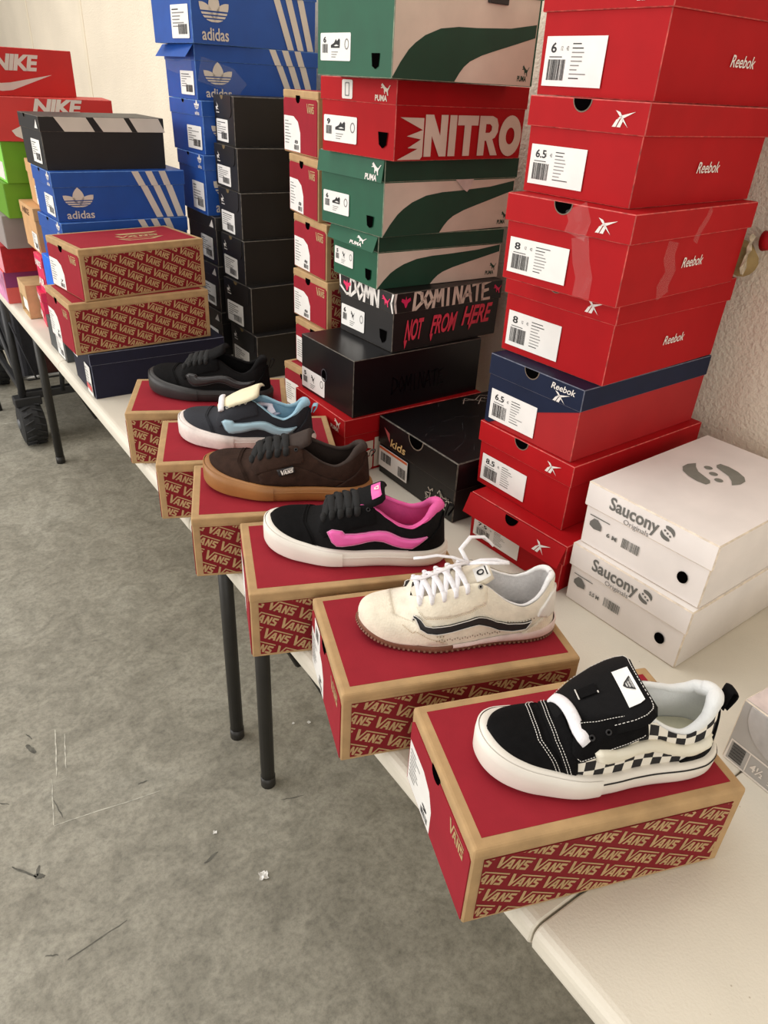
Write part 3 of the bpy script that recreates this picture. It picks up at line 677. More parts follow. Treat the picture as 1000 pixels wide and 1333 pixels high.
fly = Art().poly([(.5, 1), (.58, .7), (.95, .85), (1, .6), (.7, .4), (.58, .1), (.5, 0), (.42, .1), (.3, .4), (0, .6), (.05, .85), (.42, .7)])
B.decal('side', Art().add(fly, .024, .024, L*.06, H-.031), PINK, 'winged_emblem', .0009)
B.decal('end', Art().add(fly, .028, .024, W*.09, H-.030), PINK, 'winged_emblem', .0009)
B.decal('end', Art().add(CAT, .028, .022, W*.80, H-.030), PINK, 'emblem', .0009); B.decal('side', Art().add(CAT, .024, .02, L*.91, H-.028), PINK, 'emblem', .0009)
a = Art()
for wd_, x, w_, y, h in (('NOT', .10, .17, .18, .36), ('FROM', .33, .25, .22, .33), ('HERE', .62, .30, .28, .34)):
    a.add(textfit(wd_, L*x, H*y, L*w_, H*h, .035, .35, .95))
a.poly([(L*.10, H*.18), (L*.13, H*.18), (L*.11, H*.02)]); a.poly([(L*.33, H*.22), (L*.36, H*.22), (L*.345, H*.08)]); a.poly([(L*.70, H*.28), (L*.73, H*.28), (L*.70, H*.16)])
Bb.decal('side', a.clip(0, .003, L, H-.042), M('salmon_pink_print', (224, 60, 84), .5), 'pink_lettering', .0008)
label(Bb, 'end', W*.04, .014, W*.44, .045, 'puma', '6', seed=6)
Bb.decal('end', Art().poly([(W*.76, .040), (W*.88, .040), (W*.865, .020), (W*.82, .012), (W*.775, .022)]), HOLE_SHADE, 'painted_finger_hole', .0009)
B = carton('P6', 'sneaker_box', 'plain satin black shoe box with a round finger hole in the middle stack', gp); L, W, H = B.L, B.W, B.H
plain_box(B, BLACKG, BLACKE); label(B, 'end', W*.01, .006, W*.46, .044, 'puma', '5', seed=8)
B.decal('end', Art().poly(circ(W*.46, H*.47, .0115, 20, .0145), [circ(W*.46, H*.47, .0095, 20, .012)]), M('gloss_rim', (70, 70, 74), .2), 'hole_rim', .001)
B.decal('end', Art().poly(circ(W*.46, H*.47, .0095, 20, .012)), HOLE_SHADE, 'painted_finger_hole', .0008)
B.decal('side', graf('DOMINATE', L*.28, H*.28, L*.42, H*.3, .004), M('gloss_black_print', (12, 12, 14), .15), 'gloss_lettering', .0006)
nitro_box('P7', 'bottom bright red shoe box of the middle stack, under the plain black box')
# ---- kids box
B = carton('K', 'sneaker_box', 'black patterned shoe box marked kids, alone on the table between two stacks', 'loose cartons on the table'); L, W, H = B.L, B.W, B.H
Bb = plain_box(B, BLACKB, BLACKE, BLACKG, .060, BLACKE, bev=.002)
hole(B, 'end', W*.50, H-.001, .022); B.decal('end', textfit('kids', W*.17, H-.052, W*.21, .018, .02, .15), GOLD, 'kids_wordmark', .0008)
B.decal('end', Art().poly([(W*.08, H-.018), (W*.16, H-.026), (W*.17, H-.046), (W*.13, H-.034)]), M('coppery_foil', (190, 90, 90), .3), 'foil_mark', .0008)
pl = B.plate('end', [(W*.03, .020), (W*.42, .020), (W*.42, .066), (W*.03, .066)], PAPER, 'label', .0004, .0008)
B.decal('end', Art().rect(W*.035, .060, W*.415, .0655), M('orange_label_band', (226, 110, 60), .5), 'label_band', .0016, parent=pl)
B.decal('end', Art().add(barcode(W*.10, .022, 3), 1, 1, W*.30, .024), INK, 'barcode', .0016, parent=pl); B.decal('end', Art().add(barcode(W*.14, .020, 5), 1, 1, W*.06, .034), INK, 'barcode', .0016, parent=pl)
scr = random.Random(5); sq = []
for cx in (.70, .82, .93):
    for q in range(5): x, y = W*(cx+scr.uniform(-.04, .03)), .018+scr.uniform(0, .028); sq.append([(x, y), (x+scr.uniform(-.014, .014), y+scr.uniform(-.010, .010)), (x+scr.uniform(-.010, .014), y+scr.uniform(-.012, .004))])
Bb.decal('end', strokes(sq, .0022), SILVER, 'brush_lettering', .0008)
sc = []
for q in range(46):
    x, y = scr.uniform(.01, L-.03), scr.uniform(.02, W-.02); t = scr.uniform(-.6, .9); l = scr.uniform(.008, .035); sc.append([(x, y), (x+l*math.cos(t), y+l*math.sin(t))])
B.decal('top', strokes(sc, .0010), M('gloss_line_print', (66, 64, 66), .25), 'line_print', .0004)
sc = [[(L*.55, W*.92), (L*.62, W*.88), (L*.70, W*.95), (L*.78, W*.85), (L*.9, W*.9)], [(L*.6, W*.8), (L*.68, W*.9), (L*.74, W*.78), (L*.86, W*.8)], [(L*.52, W*.86), (L*.58, W*.95), (L*.66, W*.82)]]
B.decal('top', strokes(sc, .0018), SILVER, 'foil_lettering', .0005)
# ---- black column with rounded front flaps
gp = 'cartons in the black column left of the kraft edged column'
nm = ['topmost', 'second', 'third', 'fourth', 'fifth', 'bottom']
for i, k in enumerate(('C1', 'C2', 'C3', 'C4', 'C5', 'C6')):
    B = carton(k, 'sneaker_box', nm[i]+' black shoe box of the black column'+(' from the top' if 0 < i < 5 else (', below the blue boxes\' level' if False else '')), gp); L, W, H = B.L, B.W, B.H
    plain_box(B, BLACKB, BLACKE, bev=.0014)
    fh = H*.44; r = .018
    pts = [(.002, H)]+[(.002+r-r*math.cos(math.radians(a)), H-fh+r-r*math.sin(math.radians(a))) for a in (0, 30, 60, 90)]+[(W-.014-r+r*math.sin(math.radians(a)), H-fh+r-r*math.cos(math.radians(a))) for a in (0, 30, 60, 90)]+[(W-.014, H)]
    B.plate('end', pts, BLACKB, 'front_flap', .0002, .0014)
    B.decal('end', Art().poly([(W*.46+.010*math.cos(math.radians(a)), H+.009*math.sin(math.radians(a))) for a in range(180, 361, 20)]), M('dull_brass_tab', (110, 92, 60), .6), 'painted_finger_hole', .0022)
    B.decal('end', Art().add(STARCH, .026, .024, W*.13, H-.040), WHITE, 'emblem', .0022)
    label(B, 'end', W*.10, .006, W*.58, H*.46, 'square', '7', seed=i+20)
# ---- tall blue stack
gp = 'cartons in the tall blue stack at the back'
def blue_box(key, lab, g_, size='8', side=ABLUES, skirt=.036, flap=None, art=True):
    B = carton(key, 'sneaker_box', lab, g_); L, W, H = B.L, B.W, B.H; Bb = plain_box(B, side, BEDGE, side, skirt, BEDGE, flap=flap)
    hole(B, 'end', W*.45, H-.0005, .008) if not flap else None
    if not flap: B.decal('end', Art().add(ADI, .028, .030, W*.80, H-.033), WHITE, 'emblem', .0008)
    label(Bb, 'end', W*.50, .010, W*.42, (H-skirt)*.62, 'square', size, seed=len(lab))
    if art: Bb.decal('side', Art().add(ADI, L*.20, (H-skirt)*.80, L*.07, H*.06), SILVER, 'leaf_wordmark', .0008)
    for q in range(3):
        xt, xb, wd_ = L*(.585+.105*q), L*(.745+.085*q), L*.052; hs = H-skirt; xm = xt+(xb-xt)*skirt/H
        B.decal('side', Art().poly([(xm, hs+.0005), (xm+wd_, hs+.0005), (xt+wd_, H-.0005), (xt, H-.0005)]), SILVER, 'stripe', .0008)
        Bb.decal('side', Art().poly([(xb, .001), (xb+wd_, .001), (xm+wd_+.002, hs), (xm+.002, hs)]), SILVER, 'stripe', .0008)
    return B, Bb
blue_box('A1', 'topmost blue shoe box of the tall blue stack, cut off by the picture edge', gp)
B, Bb = blue_box('A2', 'second blue shoe box from the top with a torn lid flap and clear tape', gp, flap=38)
tape(Bb, 'side', [(.01, .07), (.05, .06), (.09, .05), (.12, .02)], .028); tape(Bb, 'end', [(.01, .08), (.1, .07), (.2, .08)], .014)
blue_box('A3', 'third blue shoe box from the top of the tall blue stack', gp)
blue_box('A4', 'lowest blue shoe box of the tall blue stack, resting on black ones', gp)
def black_box(key, lab, g_, m=BLACKB, stripes=False):
    B = carton(key, 'sneaker_box', lab, g_); L, W, H = B.L, B.W, B.H; Bb = plain_box(B, m, BLACKE, m, .034, BLACKE)
    B.decal('end', Art().poly([(W*.80, H-.028), (W*.94, H-.028), (W*.90, H-.008)]), WHITE, 'emblem', .0008)
    label(Bb, 'end', W*.45, .012, W*.40, (H-.034)*.62, 'square', '9', seed=len(lab))
    if stripes:
        for a_, b_ in ((.118, .187), (.42, .49), (.71, .77)):
            B.decal('side', Art().poly([(L*b_, H-.033), (L*(b_+.235), H-.033), (L*(a_+.245), H-.001), (L*a_, H-.001)]), SILVER, 'stripe', .0008)
        hole(B, 'end', W*.35, H-.0005, .009)
    return B
black_box('A5', 'black shoe box directly under the tall blue stack', gp); black_box('A6', 'second black shoe box under the tall blue stack', gp); black_box('A7', 'bottom black shoe box under the tall blue stack', gp)
# ---- left blue group
gp = 'cartons in the stack behind the kraft edged pair'
black_box('AL1', 'black shoe box with three broad pale stripes on its lid, atop the left blue stack', gp, stripes=True)
blue_box('AL2', 'blue shoe box directly under the black box with pale lid stripes', gp)
blue_box('AL3', 'blue shoe box just behind the lid of the kraft edged pair', gp)
B = carton('AL4', 'sneaker_box', 'bright blue shoe box low behind the kraft edged pair', gp); plain_box(B, M('bright_blue_carton', (10, 110, 230), .4), BEDGE)
B = carton('AL5', 'sneaker_box', 'hidden light grey shoe box behind the lower kraft edged box', gp); plain_box(B, GREYB, SEDGE)
CHAR = M('charcoal_carton', (66, 70, 72), .5)
B = carton('AL6', 'sneaker_box', 'charcoal grey shoe box at the table edge behind the navy box', gp); plain_box(B, CHAR, BLACKE); label(B, 'end', B.W*.50, .004, B.W*.42, B.H*.62, 'square', '7', seed=31)
B = carton('N', 'sneaker_box', 'dark navy shoe box at the bottom of the kraft edged pair', 'cartons in the kraft edged pair on a navy box'); plain_box(B, M('midnight_carton', (20, 21, 44), .55, spec=.25), NAVYE, M('midnight_carton', (20, 21, 44), .55, spec=.25), .03)
B.decal('side', textfit('OFF', B.L*.80, .044, .034, .012, .03, .2), WHITE, 'printed_word', .0009)
label(B, 'end', B.W*.68, .004, B.W*.26, B.H*.66, 'square', '8', seed=32); B.decal('end', Art().rect(B.W*.69, .016, B.W*.93, .030), M('pink_red_band', (214, 90, 90), .5), 'label_band', .0016)
B.decal('end', Art().poly(rrect(B.W*.08, B.H*.60, B.W*.34, B.H*.95, .003)), PAPER, 'size_sticker', .0008)
# ---- tan and pink group
gp = 'cartons in the tan and pink stack at the far left'
KR = M('tan_carton', (206, 160, 112), .7, .05, 20)
for k, t, h in (('T1', 'topmost tan shoe box squeezed between the lime and blue boxes', 1), ('T2', 'second tan shoe box, jutting out beside the lime box', 1)):
    B = carton(k, 'sneaker_box', t, gp); Bb = plain_box(B, KR, KRAFT, KR, .036, KRAFT)
    if k == 'T2': B.decal('end', textfit('NIKE', B.W*.2, B.H-.028, B.W*.5, .018, .05, .2), M('brown_print', (120, 84, 56), .6), 'wordmark', .0008)
    label(Bb, 'end', B.W*.60, .008, B.W*.34, .05, 'square', '8', seed=41)
HPINK = M('hot_pink_carton', (224, 40, 92), .5, .05, 20)
for k, t in (('T3', 'hot pink shoe box with white lettering under the tan boxes'), ('T4', 'hot pink shoe box with white lettering standing on the table at far left')):
    B = carton(k, 'sneaker_box', t, gp); plain_box(B, HPINK, REDGE, HPINK, .03)
    B.decal('end', textfit('NIKE', B.W*.08, B.H*.70, B.W*.8, .020, .05, .2), WHITE, 'wordmark', .0008); B.decal('end', textfit('AIR', B.W*.2, B.H*.22, B.W*.7, .024, .05, .2), WHITE, 'wordmark', .0012)
# ---- far left column
gp = 'cartons in the farthest left stack'
def far_box(key, lab, m, mend=None, logo=False, skirt=0):
    B = carton(key, 'sneaker_box', lab, gp); L, W, H = B.L, B.W, B.H
    plain_box(B, m, REDGE if m == NRED else None, m if skirt else None, skirt or .03)
    if mend: B.decal('end', Art().rect(.001, .001, W-.001, H-.001), mend, 'end_print', .0006)
    if logo:
        B.decal('side', textfit('NIKE', L*(.30 if logo == 1 else .36), H*.55 if logo == 1 else H*.66, L*.40, H*.32, .06, .25, .92), SILVER, 'wordmark', .0008)
        B.decal('side', Art().add(SWOOSH, L*.62, H*.60, L*.18, H*.10 if logo == 1 else H*.02), SILVER, 'curved_emblem', .0007)
    return B
far_box('NC1', 'topmost orange red shoe box of the farthest left stack', NRED, logo=1); far_box('NC2', 'second orange red shoe box of the farthest left stack', NRED, logo=2)
B = far_box('NC3', 'upper lime green shoe box', LIME, LIMEL); B.decal('end', Art().rect(B.W*.3, .008, B.W*.9, B.H*.5), WHITE, 'size_sticker', .0012)
far_box('NC4', 'lower lime green shoe box', LIME, LIME); far_box('NC5', 'light grey shoe box under the lime green ones', GREYB, GREYB)
far_box('NC6', 'deep red shoe box under the light grey one at far left', M('deep_red_carton', (176, 20, 30), .5), M('pale_pink_end', (226, 150, 160), .5))
B = far_box('NC7', 'purple and coral shoe box at the foot of the farthest left stack', CORAL, M('pink_swirl_end', (226, 140, 180), .5, .3, 20)); B.decal('side', Art().rect(.001, B.H*.5, B.L, B.H-.001), PURP, 'purple_band', .0008)
# ---- small open tan box
p = back(42, 418.5, .74); e = empty('open_carton', 'small tan cardboard box with an open end flap at the far table edge', 'box', (.478, 2.662, .74), -.02, 'loose cartons on the table')
B = Box(.12, .13, .105, e); KC = M('corrugated_tan', (196, 162, 118), .8, .06, 30)
for n_, a_, b_ in (('wall_panel', (-.06, -.065, 0), (.06, -.062, .105)), ('wall_panel', (-.06, .062, 0), (.06, .065, .105)), ('wall_panel', (.057, -.062, 0), (.06, .062, .105)), ('lid', (-.06, -.065, .105), (.06, .065, .108)), ('base', (-.06, -.065, 0), (.06, .065, .003)), ('wall_panel', (-.06, -.062, .06), (-.057, .062, .105))):
    boxobj(n_, a_, b_, KC, e, .0005)
boxobj('tissue', (-.055, -.058, .004), (.04, .058, .058), PAPER, e, .012, 2)
# ---- grey box at right edge
gx, gy, gr, gL, gW, gH = .7592, .2683, -.06, .30, .20, .100
c_, s_ = math.cos(gr), math.sin(gr); bx_, by_ = gx+gW*s_, gy-gW*c_
e = empty('sneaker_box', 'silver grey shoe box with a curved flap at the right edge of the picture', 'shoe box', (bx_+gL/2*c_-gW/2*s_, by_+gL/2*s_+gW/2*c_, .74), gr, 'loose cartons on the table')
B = Box(gL, gW, gH, e); GB = M('silver_grey_carton', (176, 174, 172), .45, .03, 20); plain_box(B, GB, SEDGE, bev=.0016)
B.decal('top', Art().rect(.002, .002, gL-.002, gW-.002), M('pale_lilac_lid', (214, 198, 194), .5), 'lid_print', .0004)
B.plate('end', [(.012, gH-.002)]+[(.012+.05*(1-math.cos(math.radians(a))), gH-.012-.045*math.sin(math.radians(a))) for a in (0, 15, 30, 45, 60, 75, 90)]+[(gW-.02, gH-.057), (gW-.012, gH-.002)], M('pale_grey_flap', (186, 184, 184), .45), 'front_flap', .0002, .0014)
B.decal('end', Art().poly([(.002, .001), (gW-.002, .001), (gW-.002, .036), (.004, .036)], [[(.005, .004), (gW-.006, .004), (gW-.006, .0335), (.0055, .0335)]]).rect(.031, .003, .0325, .034), WHITE, 'label_frame', .0006)
br = Art()
for i in range(16): br.rect(.008, .007+.0016*i, .026, .007+.0016*i+(.0008 if i % 3 else .0012))
B.decal('end', br, INK, 'barcode', .0008); B.decal('end', textfit('4½', .037, .012, .017, .012, .03), WHITE, 'size_number', .0008)
gl = Art()
for i in range(5): gl.rect(.062, .010+.0042*i, .062+.012+.004*(i % 3), .0112+.0042*i)
B.decal('end', gl, WHITE, 'label_small_print', .0008)
# ---- bundle wedged behind the red stack
e = empty('packing_bundle', 'olive tan bundle with a round red end wedged between the red stack and the wall', 'bundle', (1.213, .700, 1.2168), 0, None)
OL = M('olive_tan_cloth', (150, 126, 82), .85, .1, 30, .3, 120)
tube('wrap', [(-.03, -.03, .028), (.0, .0, .030), (.012, .03, .032), (.012, .07, .030)], [.022, .027, .026, .020], OL, e, 14)
tube('round_end', [(.010, -.046, .062), (.010, -.030, .060)], [.013, .016], RRED, e, 16)
# ---- floor litter
def scrap(px, py, s, lab):
    p = back(px, py, 0); bm = bmesh.new(); bmesh.ops.create_grid(bm, x_segments=5, y_segments=5, size=s)
    for v in bm.verts: v.co.z = .001+random.uniform(0, s*.7); v.co.x += random.uniform(-s, s)*.2
    o = bm_out(bm, 'paper_scrap', PAPER, None); o.location = (p.x, p.y, 0); o.rotation_euler = (0, 0, random.uniform(0, 3)); tag(o, lab, 'litter', 'paper litter on the concrete floor')
scrap(343, 1141, .009, 'crumpled white paper scrap on the open concrete floor'); scrap(280, 1084, .004, 'tiny white paper fleck left of the crumpled scrap')
scrap(402, 941, .004, 'tiny white fleck behind the nearer table leg'); scrap(382, 942, .003, 'smallest white fleck beside the nearer table leg')
# ---------------------------------------------------------------- sneakers
def interp(tab):
    xs = [p[0] for p in tab]; ys = [p[1] for p in tab]; n = len(xs)
    d = [(ys[i+1]-ys[i])/(xs[i+1]-xs[i]) for i in range(n-1)]
    m = [d[0]]+[0 if d[i-1]*d[i] <= 0 else 2*d[i-1]*d[i]/(d[i-1]+d[i]) for i in range(1, n-1)]+[d[-1]]
    def f(x):
        if x <= xs[0]: return ys[0]
        if x >= xs[-1]: return ys[-1]
        i = max(k for k in range(n-1) if xs[k] <= x); h = xs[i+1]-xs[i]; t = (x-xs[i])/h
        return ((1+2*t)*(1-t)**2)*ys[i]+t*(1-t)**2*h*m[i]+t*t*(3-2*t)*ys[i+1]+t*t*(t-1)*h*m[i+1]
    return f
def s2xi(s): return math.acos(max(-1, min(1, 1-2*s)))/math.pi
NEARW = interp([(s2xi(s), v) for s, v in ((0, 0), (.02, .0215), (.05, .032), (.1, .0415), (.2, .0505), (.35, .0545), (.5, .050), (.6, .0445), (.7, .041), (.8, .0395), (.9, .0345), (.95, .027), (.98, .0185), (1, 0))])
FARW = interp([(s2xi(s), v) for s, v in ((0, 0), (.02, .0205), (.05, .031), (.1, .0395), (.2, .046), (.35, .0465), (.5, .040), (.6, .036), (.7, .035), (.8, .0355), (.9, .0325), (.95, .026), (.98, .018), (1, 0))])
CEN = interp([(0, .010), (.2, .006), (.4, 0), (1, 0)])
E1, E2 = .72, .86
class Shoe:
    def __init__(s, name, lab, box, toe, heel, P):
        bx = BX[box]; c, q = math.cos(bx[3]), math.sin(bx[3])
        def wd(uv): return Vector((bx[0]+uv[0]*c-uv[1]*q, bx[1]+uv[0]*q+uv[1]*c, 0))
        a, b = wd(toe), wd(heel); d = b-a; s.L = d.length; s.P = P; mid = (a+b)/2
        s.e = empty(name, lab, 'sneaker', (mid.x, mid.y, bx[2]+bx[6]+.0002), math.atan2(d.y, d.x), 'display sneakers on the cartons')
        s.k = s.L/.285*P.get('wide', 1.)
        s.z0 = P['sole']-.003
        s.H = interp(P['ridge']); s.ze = interp(P['edge']); s.ae = interp(P['edge_a']); s.s0 = P['throat']
    def pt(s, xi, a, off=0.):
        """point on the upper: xi 0 toe .. 1 heel, a 0 near side foot, 90 ridge, 180 far side foot"""
        xi = min(1, max(0, xi)); S = (1-math.cos(math.pi*xi))/2; k = s.k
        if S > s.s0:
            ae = s.ae(S); H = (s.ze(S)+(s.P.get('far', .010)*max(0, 1-((S-.77)/.17)**2) if a > 90 else 0))/math.sin(math.radians(ae))**E2
        else: H = s.H(S)
        far = a > 90; ar = math.radians(180-a if far else a); w = (FARW(xi) if far else NEARW(xi))*k-s.P.get('inset', .0045)*min(1, xi*20, (1-xi)*20)
        w = max(w, 0); y = w*max(0, math.cos(ar))**E1; z = H*max(0, math.sin(ar))**E2
        # puffed sides lean outward a little above the sole
        y += s.P.get('puff', .002)*math.sin(min(math.pi, ar*2.2))*min(1, w*50)
        x0_ = s.P.get('x0', .022); x = s.L*(x0_+S*(s.P.get('x1', .990)-x0_))
        hl = s.P.get('heel_lean', .006); x -= hl*max(0, (S-.9)/.1)*min(1, z/.06)
        p = Vector((x-s.L/2, CEN(S)*k+(y if far else -y), s.z0+z+s.P.get('spring', .008)*max(0, 1-S/.22)**2))
        if off: p += s.nrm(xi, a)*off
        return p
    def nrm(s, xi, a):
        e = .004; xi = min(.996, max(.004, xi)); a = min(179, max(1, a))
        du = s.pt(xi+e, a)-s.pt(xi-e, a); dv = s.pt(xi, min(180, a+.8))-s.pt(xi, max(0, a-.8)); n = dv.cross(du)
        if n.length < 1e-12: return Vector((0, 0, 1))
        n.normalize()
        c = Vector((0, CEN(.5), s.z0-.01)); p = s.pt(xi, a)
        return n if n.dot(p-Vector((p.x*.9, 0, s.z0-.02))) > 0 else -n
    def side(s, S, z, far=False):
        """side-view coordinate (fraction of length, height above sole) -> (xi, a)"""
        xi = s2xi(S); H = s.ze(S)/math.sin(math.radians(s.ae(S)))**E2 if S > s.s0 else s.H(S)
        f = max(0, min(1, z/H)); a = math.degrees(math.asin(f**(1/E2))); return xi, (180-a if far else a)
    def patch(s, name, poly, m, off=.0008, th=.0012, puff=0., pr=.006, mode='side', far=False, step=.0045, parent=None, smooth=True):
        """a piece of upper laid over the surface; poly in side-view or (xi, a) coordinates"""
        q = [s.side(x, z, far) if mode == 'side' else ((x, 180-z) if far else (x, z)) for x, z in poly]
        sx, sa = s.L*1.35, .0013      # rough metric of the parameter plane
        P2 = []
        for i in range(len(q)):
            (x0, a0), (x1, a1) = q[i], q[(i+1) % len(q)]; d = math.hypot((x1-x0)*sx, (a1-a0)*sa); n = max(1, int(d/(step*.7)))
            P2 += [((x0+(x1-x0)*t/n)*sx, (a0+(a1-a0)*t/n)*sa) for t in range(n)]
        def inside(x, y):
            c = False
            for i in range(len(P2)):
                (xa, ya), (xb, yb) = P2[i-1], P2[i]
                if (ya > y) != (yb > y) and x < (xb-xa)*(y-ya)/(yb-ya)+xa: c = not c
            return c
        def dist(x, y):
            r = 9
            for i in range(len(P2)):
                (xa, ya), (xb, yb) = P2[i-1], P2[i]; dx, dy = xb-xa, yb-ya; t = max(0, min(1, ((x-xa)*dx+(y-ya)*dy)/(dx*dx+dy*dy+1e-12))); r = min(r, math.hypot(xa+t*dx-x, ya+t*dy-y))
            return r
        x0, x1 = min(p[0] for p in P2), max(p[0] for p in P2); y0, y1 = min(p[1] for p in P2), max(p[1] for p in P2)
        pts = [Vector(p) for p in P2]; nb = len(pts); D = [0.]*nb
        y = y0+step/2; r_ = 0
        while y < y1:
            x = x0+(step/2 if r_ % 2 else 0)
            while x < x1:
                if inside(x, y):
                    d = dist(x, y)
                    if d > step*.35: pts.append(Vector((x, y))); D.append(d)
                x += step
            y += step*.87; r_ += 1
        res = delaunay_2d_cdt(pts, [], [list(range(nb))], 1, 1e-7); ov, of = res[0], res[2]; orig = res[3]
        V = []
        for i, v in enumerate(ov):
            d = D[orig[i][0]] if orig[i] else 0.
            h = off+th+(puff*min(1, d/pr) if puff else 0)
            V.append(s.pt(v.x/sx, v.y/sa, h if (orig[i] and orig[i][0] >= nb) else off+th))
        F = [tuple(f) for f in of]; n0 = len(V)
        cnt = {}
        for f in F:
            for i in range(len(f)): e_ = (f[i], f[(i+1) % len(f)]); cnt[e_] = 1
        low = {}
        for a_, b_ in list(cnt):
            if (b_, a_) not in cnt:
                for k in (a_, b_):
                    if k not in low: low[k] = len(V); V.append(s.pt(ov[k].x/sx, ov[k].y/sa, -.001))
                F.append((b_, a_, low[a_], low[b_]))
        me_o = mesh_from(name, V, F, m, parent or s.e, smooth=False)
        bm = bmesh.new(); bm.from_mesh(me_o.data); bmesh.ops.recalc_face_normals(bm, faces=bm.faces)
        for f in bm.faces: f.smooth = smooth and len(f.verts) == 3
        bm.to_mesh(me_o.data); bm.free(); return me_o
    def line(s, name, pts, r, m, off=.002, mode='side', far=False, dash=0, flat=.6, n=5, parent=None):
        q = [s.side(x, z, far) if mode == 'side' else ((x, 180-z) if far else (x, z)) for x, z in pts]; d = []
        for i in range(len(q)-1):
            k = 14
            for t in range(k): d.append((q[i][0]+(q[i+1][0]-q[i][0])*t/k, q[i][1]+(q[i+1][1]-q[i][1])*t/k))
        d.append(q[-1]); P = [s.pt(a, b, off) for a, b in d]
        if not dash: return tube(name, P, r, m, parent or s.e, n, flat=flat)
        cum = [0]
        for i in range(1, len(P)): cum.append(cum[-1]+(P[i]-P[i-1]).length)
        def at(t):
            i = max(k for k in range(len(cum)) if cum[k] <= t+1e-9); i = min(i, len(P)-2); u = (t-cum[i])/max(1e-9, cum[i+1]-cum[i]); return P[i].lerp(P[i+1], min(1, u))
        parts = []; t = 0
        while t < cum[-1]-dash: parts.append(tube(None, [at(t), at(t+dash*.62)], r, None, None, 4, smooth=False)); t += dash
        o = joined(name, parts, m, parent or s.e, False); o['kind'] = 'stuff'; return o
    # -- closed plan outline of the sole
    def outline(s, n=56):
        r = []
        for i in range(n): xi = i/n; r.append((xi, False))
        for i in range(n): xi = 1-i/n; r.append((xi, True))
        P = []
        for xi, far in r:
            S = (1-math.cos(math.pi*xi))/2; w_ = (FARW(xi) if far else NEARW(xi))*s.k
            P.append((S, Vector((S*s.L-s.L/2, CEN(S)*s.k+(w_ if far else -w_), 0))))
        N = len(P); nr = []
        for i in range(N):
            t = (P[(i+1) % N][1]-P[i-1][1]).normalized(); nr.append(Vector((t.y, -t.x, 0)))
        c = sum(((p[1]) for p in P), Vector())/N
        if nr[N//4].dot(P[N//4][1]-c) < 0: nr = [-v for v in nr]
        return P, nr
    def ring(s, name, prof, m, s_lo=-1, s_hi=2, cap=False, parent=None, wav=None):
        """band round the sole. prof: list of functions S -> (outward offset, z)"""
        P, nr = s.outline(); N = len(P); idx = [i for i in range(N) if s_lo <= P[i][0] <= s_hi]; closed = len(idx) == N
        if not closed:
            k = next(i for i in range(len(idx)) if (idx[i]-idx[i-1]) % N != 1); idx = idx[k:]+idx[:k]
            # open strips: split where the index jumps
            st = [j for j in range(1, len(idx)) if (idx[j]-idx[j-1]) % N != 1]
            segs = [idx[a:b] for a, b in zip([0]+st, st+[len(idx)])]
        else: segs = [idx]
        V = []; F = []; K = len(prof)
        for sg in segs:
            b0 = len(V)
            for i in sg:
                S, p = P[i]; sp = s.P.get('spring', .008)*max(0, 1-S/.22)**2
                for f in prof: o, z = f(S); V.append(p+nr[i]*o+Vector((0, 0, z+sp)))
            n = len(sg)
            for j in range(n if closed else n-1):
                for k in range(K-1): F.append((b0+j*K+k, b0+((j+1) % n)*K+k, b0+((j+1) % n)*K+k+1, b0+j*K+k+1))
            if closed and cap: F.append(tuple(b0+j*K for j in range(n))); F.append(tuple(b0+j*K+K-1 for j in range(n))[::-1])
        o = mesh_from(name, V, F, m, parent or s.e, smooth=True); bm = bmesh.new(); bm.from_mesh(o.data); bmesh.ops.recalc_face_normals(bm, faces=bm.faces)
        for f in bm.faces: f.smooth = len(f.verts) == 4
        bm.to_mesh(o.data); bm.free(); return o
    def build(s, um, lining, solem, gum=None):
        P = s.P; h = P['sole']; bl = P.get('belly', .004)
        hz = lambda S: h+P.get('bumper', .006)*max(0, 1-S/.5)
        sole = s.ring('sole', [lambda S: (-.004, .0), lambda S: (bl*.3, .0012), lambda S: (bl*.8, h*.22), lambda S: (bl, hz(S)*.55), lambda S: (bl*.75, hz(S)*.9), lambda S: (bl*.1, hz(S)+.0006), lambda S: (-.007, hz(S)-.001)], solem, cap=True)
        s.sole = sole
        # upper shell
        N, K = 84, 16; V = []; F = []
        for i in range(N+1):
            xi = i/N*.9985+.0007; S = (1-math.cos(math.pi*xi))/2; ae = 90 if S <= s.s0 else s.ae(S)
            for far in (0, 1):
                for k in range(K+1):
                    a = ae*k/K; V.append(s.pt(xi, 180-a if far else a))
        R = 2*(K+1)
        for i in range(N):
            for far in (0, 1):
                for k in range(K):
                    b = i*R+far*(K+1)+k; f = (b, b+1, b+R+1, b+R); F.append(f if far else f[::-1])
        mesh_from('upper', V, F, um, s.e, smooth=True)
        # inner lining, insole
        V = []; F = []; N = 56
        i0 = s2xi(s.s0+.02)
        for i in range(N+1):
            xi = i0+(.992-i0)*i/N; S = (1-math.cos(math.pi*xi))/2; ae = s.ae(S)
            for far in (0, 1):
                for k in range(9):
                    a = ae*k/8; V.append(s.pt(xi, 180-a if far else a, -(.003+.0025*math.sin(math.pi*k/8))))
        R = 18
        for i in range(N):
            for far in (0, 1):
                for k in range(8):
                    b = i*R+far*9+k; f = (b, b+1, b+R+1, b+R); F.append(f[::-1] if far else f)
        mesh_from('lining', V, F, lining, s.e, smooth=True)
        P_, nr = s.outline(30); ins = [p+n*(-.009)+Vector((0, 0, s.z0+.012)) for (S, p), n in zip(P_, nr)]
        mesh_from('insole', ins, [tuple(range(len(ins)))], s.P.get('insole', lining), s.e)
        # padded collar roll
        cs = P.get('collar', .60); pts = []
        n = 40
